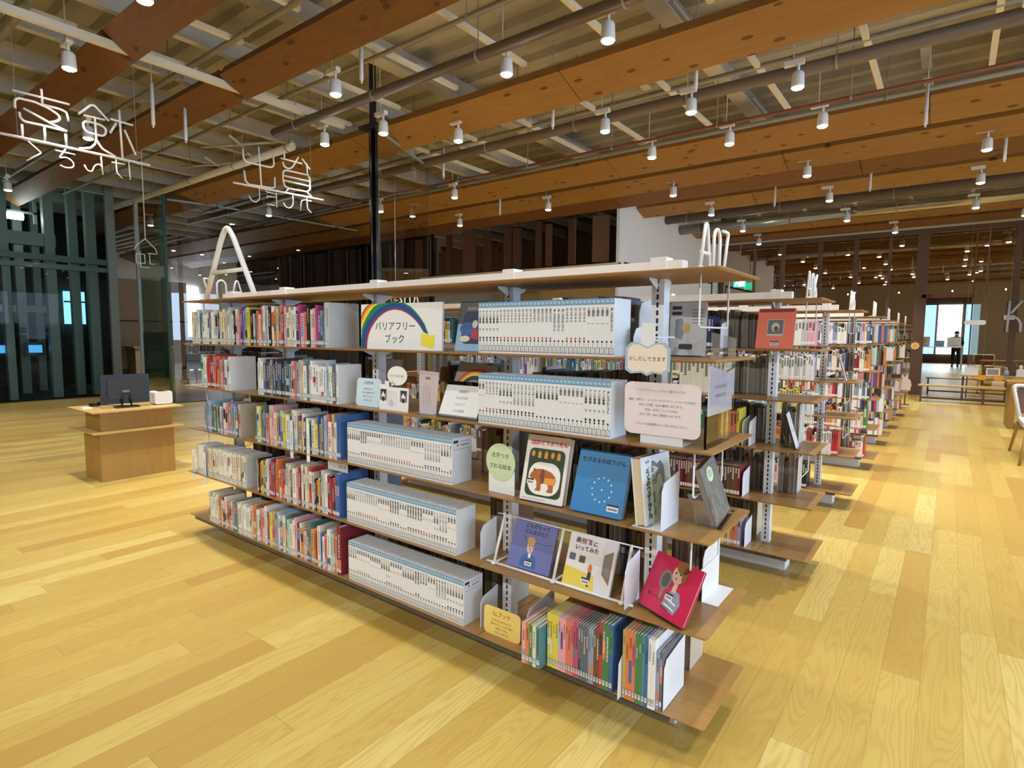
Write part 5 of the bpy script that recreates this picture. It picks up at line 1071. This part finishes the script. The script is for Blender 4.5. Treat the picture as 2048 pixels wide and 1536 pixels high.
q = MB(); flat_ = [(.0205, -.03, .15), (.0205, .03, .15), (.0205, .03, .17), (.0205, -.03, .17)]; q.add(flat_, [(0, 1, 2, 3)]); q.build('rating_label', M_INKG, t)
t = thing('receipt_printer', 'small white receipt printer at the right of the desk top', 'printer', (-5.92, .72, .680))
q = MB(); q.prism(rrect(.165, .13, .02, 4, 0, .072), 0, -.09, .06); q.build('printer_body', M_WHITE, t)
q = MB(); q.prism(rrect(.13, .10, .02, 4, 0, .07), 0, -.095, -.0905); q.build('front_cover', M_INKG, t)
q = MB(); q.box(-.05, .05, -.04, .04, .137, .141); q.build('paper_slot', M_BLACK, t)
t = thing('barcode_reader', 'small black hand scanner lying at the left of the desk top', 'scanner', (-6.22, .18, .680))
q = MB(); q.tube([(0, 0, .018), (.05, .04, .02), (.09, .05, .03)], [.018, .016, .022], 10); q.build('scanner_body', M_BLACK, t)
q = MB(); q.tube(rbend([(0, 0, .012), (.0, .12, .004), (.12, .22, .004), (.20, .28, .004)], .04), .003, 6); q.build('scanner_cable', M_BLACK, t)
t = thing('paper_pad', 'small pale memo pad beside the scanner on the desk', 'memo pad', (-6.05, .10, .680)); q = MB(); q.box(-.05, .05, -.035, .035, 0, .012); q.build('pad_sheets', M_PAPER, t)
# counter and dark stool group by the timber wall
t = thing('service_counter', 'pale counter block in front of the timber wall, far left', 'counter', (-17.6, 5.02, 0)); q = MB(); q.box(-.3, .3, -.5, .45, 0, .98); q.build('counter_body', M_PANEL, t); q = MB(); q.box(-.34, .34, -.55, .5, .98, 1.02); q.build('counter_top', M_DESKTOP, t)
t = thing('stroller_chair', 'black folding chair parked right of the far counter', 'chair', (-16.4, 5.6, 0))
q = MB(); q.box(-.25, .25, -.25, .25, .40, .46); q.build('seat', M_BLACK, t); q = MB(); q.box(.2, .25, -.25, .25, .46, .82); q.build('backrest', M_BLACK, t)
for a, c in ((-.22, -.22), (.22, -.22), (-.22, .22), (.22, .22)): q = MB(); q.tube([(a, c, 0), (a*.8, c*.8, .4)], .015, 6); q.build('leg', M_BLACK, t)
# far-left bookcase under the bright window
t = thing('distant_bookcase', 'low distant bookcase under the bright window, behind the large letter A', 'bookcase', (-22.3, 9.5, 0))
for z in (.12, .42, .72, 1.02, 1.32): q = MB(); q.box(-.2, .2, -2.4, 2.4, z-.02, z); q.build('shelf_board', M_SHELF, t)
for y in (-2.4, -1.2, 0, 1.2, 2.38): q = MB(); q.box(-.18, .18, y, y+.02, 0, 1.32); q.build('upright_panel', M_POST, t)
q = MB(); rb_ = random.Random(5)
for z in (.12, .42, .72, 1.02):
    y = 9.5-2.36
    while y < 11.85:
        w = rb_.uniform(.02, .06); q.box(-22.15-.14, -22.15, y, y+w, z+.001, z+rb_.uniform(.17, .24), rb_.randrange(6)); y += w+.003
o = q.build('distant_books', [PAL[k] for k in ('white', 'cream', 'beige', 'pale_grey', 'brown', 'coral')]); o['kind'] = 'stuff'; tag(o, 'pale books filling the low distant bookcase at far left', 'books')
hs = wire_sign((-9.5, 1.98, 2.47), 'small distant wire sign shaped like a house roof, left of the dark green glass', [('roof_stroke', [[(-.16, .22), (-.12, .30), (0, .40), (.14, .26), (.16, .18)]]), ('letter_stroke', [[(-.14, .16), (-.14, .02), (-.02, .02), (-.02, .16), (-.14, .16)], [(-.08, .20), (-.08, -.04), (.05, -.04)], [(.02, .18), (.14, .18)], [(.05, .18), (.05, .02), (.12, .02)]]), ('hanging_wire', [[(0, .4), (0, 2.51)]])], r=.006)

# ================================================================ right side: benches, table, chair, signs, person
def bench(lab, x0, x1, y0, y1, h):
    cx, cy = (x0+x1)/2, (y0+y1)/2; t = thing('bench', lab, 'bench', (cx, cy, 0))
    q = MB(); q.box(x0-cx, x1-cx, y0-cy, y1-cy, h-.03, h); q.build('bench_top', M_DESKTOP, t)
    for x in (x0+.04, (x0+x1)/2, x1-.08):
        for y in (y0+.02, y1-.05): q = MB(); q.box(x-cx, x+.03-cx, y-cy, y+.03-cy, 0, h-.03); q.build('leg', M_POST, t)
    for y in (y0+.03, y1-.045): q = MB(); q.box(x0+.07-cx, x1-.08-cx, y-cy, y+.015-cy, .07, .09); q.build('foot_rail', M_POST, t)
bench('long low timber bench in front of the glass front', .05, 2.3, 13.82, 14.12, .375)
bench('long timber bench just behind the glass front', .12, 2.3, 16.0, 16.3, .42)
t = thing('display_table', 'table with yellow tags behind the long bench at the right', 'table', (1.75, 15.05, 0))
q = MB(); q.box(-.95, .9, -.22, .22, .54, .57); q.build('table_top', M_DESKTOP, t)
for a, c in ((-.9, -.18), (.85, -.18), (-.9, .18), (.85, .18)): q = MB(); q.box(a-.02, a+.02, c-.02, c+.02, 0, .54); q.build('leg', M_POST, t)
for i, x in enumerate((1.17, 1.46)):
    o = MB(); o.box(-.07, .07, 0, .003, -.05, .06); tag(o.build('price_tag', mat('amber_card', srgb(250, 178, 50), .6, ), None, (x, 14.822, .53)), '%s of the two amber tags on the front edge of the display table' % ('left', 'right')[i], 'tag')
o = MB(); o.box(-.05, .05, 0, .003, 0, .08); tag(o.build('price_tag', mat('amber_card', srgb(250, 178, 50), .6), None, (1.11, 15.2, .572)), 'small amber card standing behind the others on the display table', 'tag')
t = thing('magazine_file', 'white file box packed with leaflets on the left of the display table', 'file box', (.99, 15.02, .572)); q = MB(); q.box(-.12, .12, -.1, .1, 0, .17); q.build('file_box', M_PAPER, t); q = MB()
for k in range(8): q.box(-.11+k*.028, -.095+k*.028, -.09, .09, .17, .20+.01*(k % 3))
q.build('leaflets', [M_PAPER], t)
t = thing('framed_picture', 'small framed picture on the display table', 'picture', (1.37, 15.0, .572)); t.rotation_euler = (-.2, 0, 0); q = MB(); q.box(-.12, .12, 0, .012, 0, .17); q.build('picture_frame', M_PAPER, t); q = MB(); q.add([(-.10, -.001, .02), (.10, -.001, .02), (.10, -.001, .15), (-.10, -.001, .15)], [(0, 1, 2, 3)]); q.build('picture_sheet', noise_mat('abstract_print', srgb(190, 170, 150), srgb(90, 80, 70), 20), t)
t = thing('sanitiser_bottle', 'blue-white pump bottle on the display table', 'bottle', (1.60, 14.95, .572)); q = MB(); q.tube([(0, 0, 0), (0, 0, .11), (0, 0, .13), (0, 0, .15)], [.038, .038, .015, .012], 14); q.build('bottle_body', PAL['light_blue'], t); q = MB(); q.tube([(0, 0, .15), (0, 0, .19), (-.04, 0, .19)], .008, 6); q.build('pump_head', M_WHITE, t)
t = thing('tissue_box', 'white box with a bottle on top at the right of the display table', 'box', (1.83, 14.95, .572)); q = MB(); q.box(-.07, .07, -.06, .06, 0, .16); q.build('box_body', M_PAPER, t); q = MB(); q.tube([(0, 0, .16), (0, 0, .24), (0, 0, .26)], [.03, .03, .012], 12); q.build('spray_cap', M_WHITE, t)
t = thing('rounded_sign_plate', 'white rounded direction plate hanging before the glass front', 'sign', (.96, 14.0, 1.70)); q = MB(); q.prism(rrect(.37, .10, .045, 6, 0, .045), 1, 0, .01); q.build('sign_plate', M_WHITE, t)
for x in (-.14, .14): q = MB(); q.tube([(x, .005, .09), (x, .005, 3.285)], .003, 5); q.build('hanging_wire', M_PIPE, t)
t = thing('round_wall_sign', 'round cream flower-shaped sign on the wide timber post', 'sign', (-.12, 15.535, 1.21)); q = MB(); q.prism([(.09*(1+.10*math.cos(8*a))*math.cos(a), .09*(1+.10*math.cos(8*a))*math.sin(a)) for a in [k*PI/32 for k in range(64)]], 1, 0, .012); q.build('sign_plate', M_YELP, t); q = MB(); flat(q, ellipse(.035, .035), -.002); q.build('flower_centre', mat('amber_card', srgb(250, 178, 50), .6), t)
t = thing('wire_k_sign', 'bluish white bent-tube character sign at the right edge before the glass', 'hanging sign', (1.66, 15.3, 1.55))
for st in ([(-.10, .0), (-.08, .70)], [(.13, .70), (-.05, .42)], [(-.08, .35), (.06, .33), (.13, .2), (.13, .0)]): q = MB(); q.tube(rbend([(p[0], 0, p[1]) for p in st], .06), .022, 8); q.build('character_stroke', mat('bluish_tube', (.62, .74, .86), .4), t)
q = MB(); q.box(-.17, .02, -.01, .01, .28, .38); q.build('small_plate', M_WHITE, t)
q = MB(); q.tube([(-.08, 0, .70), (-.08, 0, 2.5)], .004, 5); q.build('hanging_wire', M_PIPE, t)
# rabbit-shaped notice board and small stool in front of the post
t = thing('shaped_notice', 'pale pink animal-shaped notice on a stand near the end of the rear bookcases', 'notice', (-.12, 12.85, 0)); q = MB(); q.prism([(-.09, .30), (.07, .30), (.09, .42), (.07, .52), (.02, .56), (.03, .66), (-.01, .67), (-.03, .57), (-.08, .68), (-.11, .66), (-.08, .55), (-.10, .42)], 1, 0, .006); q.build('notice_plate', M_PINKP, t); q = MB(); q.tube([(-.01, .01, .01), (-.01, .01, .32)], .012, 8); q.box(-.09, .07, -.08, .10, 0, .012); q.build('notice_stand', M_POST, t)
# chair and reading table at the right edge
t = thing('reading_chair', 'timber chair with pale upholstered back edge at the right edge of the picture', 'chair', (1.52, 7.2, 0))
for (a, c, d, e) in ((-.28, .90, -.22, .62), (-.26, -.86, -.20, -.56), (.28, .90, .24, .62), (.28, -.86, .24, -.56)): q = MB(); q.tube([(a, c*.6, 0), (d, e*.6, .42)], [.014, .021], 8); q.build('leg', M_DESK, t)
q = MB(); q.box(-.24, .26, -.32, .36, .41, .46); q.build('seat', mat('pale_seat_fabric', (.62, .58, .52), .8), t)
q = MB(); q.tube(rbend([(-.22, .36, .44), (-.30, .42, .84), (.26, .46, .84), (.26, .36, .44)], .05), .022, 10); q.build('back_frame', mat('pale_chair_frame', (.72, .70, .66), .5), t)
q = MB(); q.prism([(.40, .50), (.44, .82), (.455, .82), (.415, .50)], 0, -.25, .24); q.build('backrest', M_POST, t)
t = thing('reading_table', 'brown timber reading table end panel behind the chair at the right edge', 'table', (2.25, 10.4, 0))
q = MB(); q.box(-.90, -.82, -.35, .35, 0, .70); q.build('end_panel', M_DESK, t); q = MB(); q.box(-.93, 1.2, -.40, .40, .70, .74); q.build('table_top', M_DESK, t); q = MB(); q.box(1.0, 1.08, -.35, .35, 0, .70); q.build('end_panel', M_DESK, t)
# far table with posters, and the standing person behind it
t = thing('poster_table', 'white table with posters seen through the doorway', 'table', (.25, 30.6, 0))
q = MB(); q.box(-.85, .80, -.3, .3, .97, 1.0); q.build('table_top', M_WHITE, t)
for a in (-.8, .75): q = MB(); q.box(a-.03, a+.03, -.25, .25, 0, .97); q.build('table_leg', M_WHITE, t)
for i, (x, w, h, m, lab) in enumerate(((-.42, .5, .45, M_YELP, 'yellow and white poster at the left of the poster table'), (.18, .36, .28, PAL['light_blue'], 'small blue poster in the middle of the poster table'), (.70, .5, .42, M_PAPER, 'white poster in front of the standing person'))):
    t = notice('poster', lab, (x, 30.4, 1.001), [(-w/2, 0), (w/2, 0), (w/2, h), (-w/2, h)], .01, M_PAPER if i != 1 else m, cat='poster'); prt(t, 'poster_print', [m, PAL['grey_blue']], lambda b: (flat(b, ellipse(w*.25, h*.3, 0, h*.55), -.002, 0), flat(b, [(-w*.4, .04), (w*.4, .04), (w*.4, .08), (-w*.4, .08)], -.002, 1)))
def skinned(name, joints, edges, radii, m, parent, sub=2, root=0):
    me = bpy.data.meshes.new(name); me.from_pydata(joints, edges, []); me.materials.append(m); o = link(name, me, parent)
    o.modifiers.new('skin', 'SKIN'); layer = me.skin_vertices[0] if me.skin_vertices else None
    if layer is None:
        bm_ = __import__('bmesh').new(); bm_.from_mesh(me); bm_.verts.layers.skin.verify(); bm_.to_mesh(me); bm_.free(); layer = me.skin_vertices[0]
    for i, r in enumerate(radii): layer.data[i].radius = (r, r) if not isinstance(r, tuple) else r; layer.data[i].use_root = (i == root)
    s = o.modifiers.new('sub', 'SUBSURF'); s.levels = sub; s.render_levels = sub
    for p in me.polygons: p.use_smooth = True
    return o
skin = mat('skin', (.55, .34, .24), .55); dark = mat('dark_clothes', (.020, .018, .020), .8)
P = thing('person', 'person in dark clothes and a pale face mask standing behind the poster table', 'person', (.80, 33.6, 0))
body = skinned('body', [(0, 0, .92), (0, 0, 1.10), (0, .01, 1.34), (0, 0, 1.46), (0, -.02, 1.56), (0, -.04, 1.66), (-.19, 0, 1.40), (-.25, 0, 1.14), (-.20, -.20, 1.00), (.19, 0, 1.40), (.25, 0, 1.14), (.20, -.20, 1.00), (-.09, 0, .86), (-.10, -.01, .48), (-.10, .02, .09), (-.10, -.14, .04), (.09, 0, .86), (.12, -.04, .48), (.11, .02, .09), (.12, -.14, .04), (-.18, -.29, .99), (.18, -.29, .99)],
    [(0, 1), (1, 2), (2, 3), (3, 4), (4, 5), (2, 6), (6, 7), (7, 8), (2, 9), (9, 10), (10, 11), (0, 12), (12, 13), (13, 14), (14, 15), (0, 16), (16, 17), (17, 18), (18, 19), (8, 20), (11, 21)],
    [(.15, .11), (.14, .10), (.15, .10), (.06, .06), (.085, .095), (.07, .08), .06, .045, .035, .06, .045, .035, .085, .06, .045, .035, .085, .06, .045, .035, .03, .03], skin, P)
skinned('jacket', [(0, 0, .88), (0, 0, 1.12), (0, .01, 1.36), (0, 0, 1.44), (-.20, 0, 1.39), (-.26, 0, 1.13), (-.205, -.17, 1.01), (.20, 0, 1.39), (.26, 0, 1.13), (.205, -.17, 1.01)], [(0, 1), (1, 2), (2, 3), (2, 4), (4, 5), (5, 6), (2, 7), (7, 8), (8, 9)], [(.185, .135), (.165, .125), (.175, .125), (.08, .08), .075, .06, .048, .075, .06, .048], dark, P)
skinned('trousers', [(0, 0, .92), (-.09, 0, .84), (-.10, -.01, .48), (-.10, .02, .10), (.09, 0, .84), (.12, -.04, .48), (.11, .02, .10)], [(0, 1), (1, 2), (2, 3), (0, 4), (4, 5), (5, 6)], [(.16, .12), .105, .08, .065, .105, .08, .065], dark, P)
for s in (-1, 1): q = MB(); q.prism(rrect(.09, .28, .04, 5, s*.11, -.06), 2, 0, .08); q.build('shoe', M_BLACK, P)
q = MB(); n = 12
vs = [(.098*math.sin(a)*math.cos(b_), .012+.112*math.sin(a)*math.sin(b_), 1.635+.105*math.cos(a)) for a in [PI*.62*k/8 for k in range(1, 9)] for b_ in [2*PI*j/n for j in range(n)]]+[(0, .012, 1.742)]
q.add(vs, [(i*n+j, i*n+(j+1) % n, (i+1)*n+(j+1) % n, (i+1)*n+j) for i in range(7) for j in range(n) if not (i > 3 and math.sin(2*PI*(j+.5)/n) < -.3)]+[(j, (j+1) % n, len(vs)-1) for j in range(n)], 0, True); q.build('hair', M_BLACK, P)
q = MB(); q.prism(rrect(.11, .075, .02, 4, 0, 1.575), 1, -.128, -.11); q.build('face_mask', M_PAPER, P)
for s in (-1, 1): q = MB(); q.tube([(s*.035, -.128, 1.645), (s*.035, -.118, 1.645)], .009, 8); q.build('eye', M_BLACK, P)
q = MB(); q.tube([(0, -.135, 1.60), (0, -.125, 1.64)], [.014, .008], 8); q.build('nose', skin, P)
for s in (-1, 1): q = MB(); q.tube([(s*.095, -.02, 1.60), (s*.102, -.02, 1.64)], .016, 8); q.build('ear', skin, P)
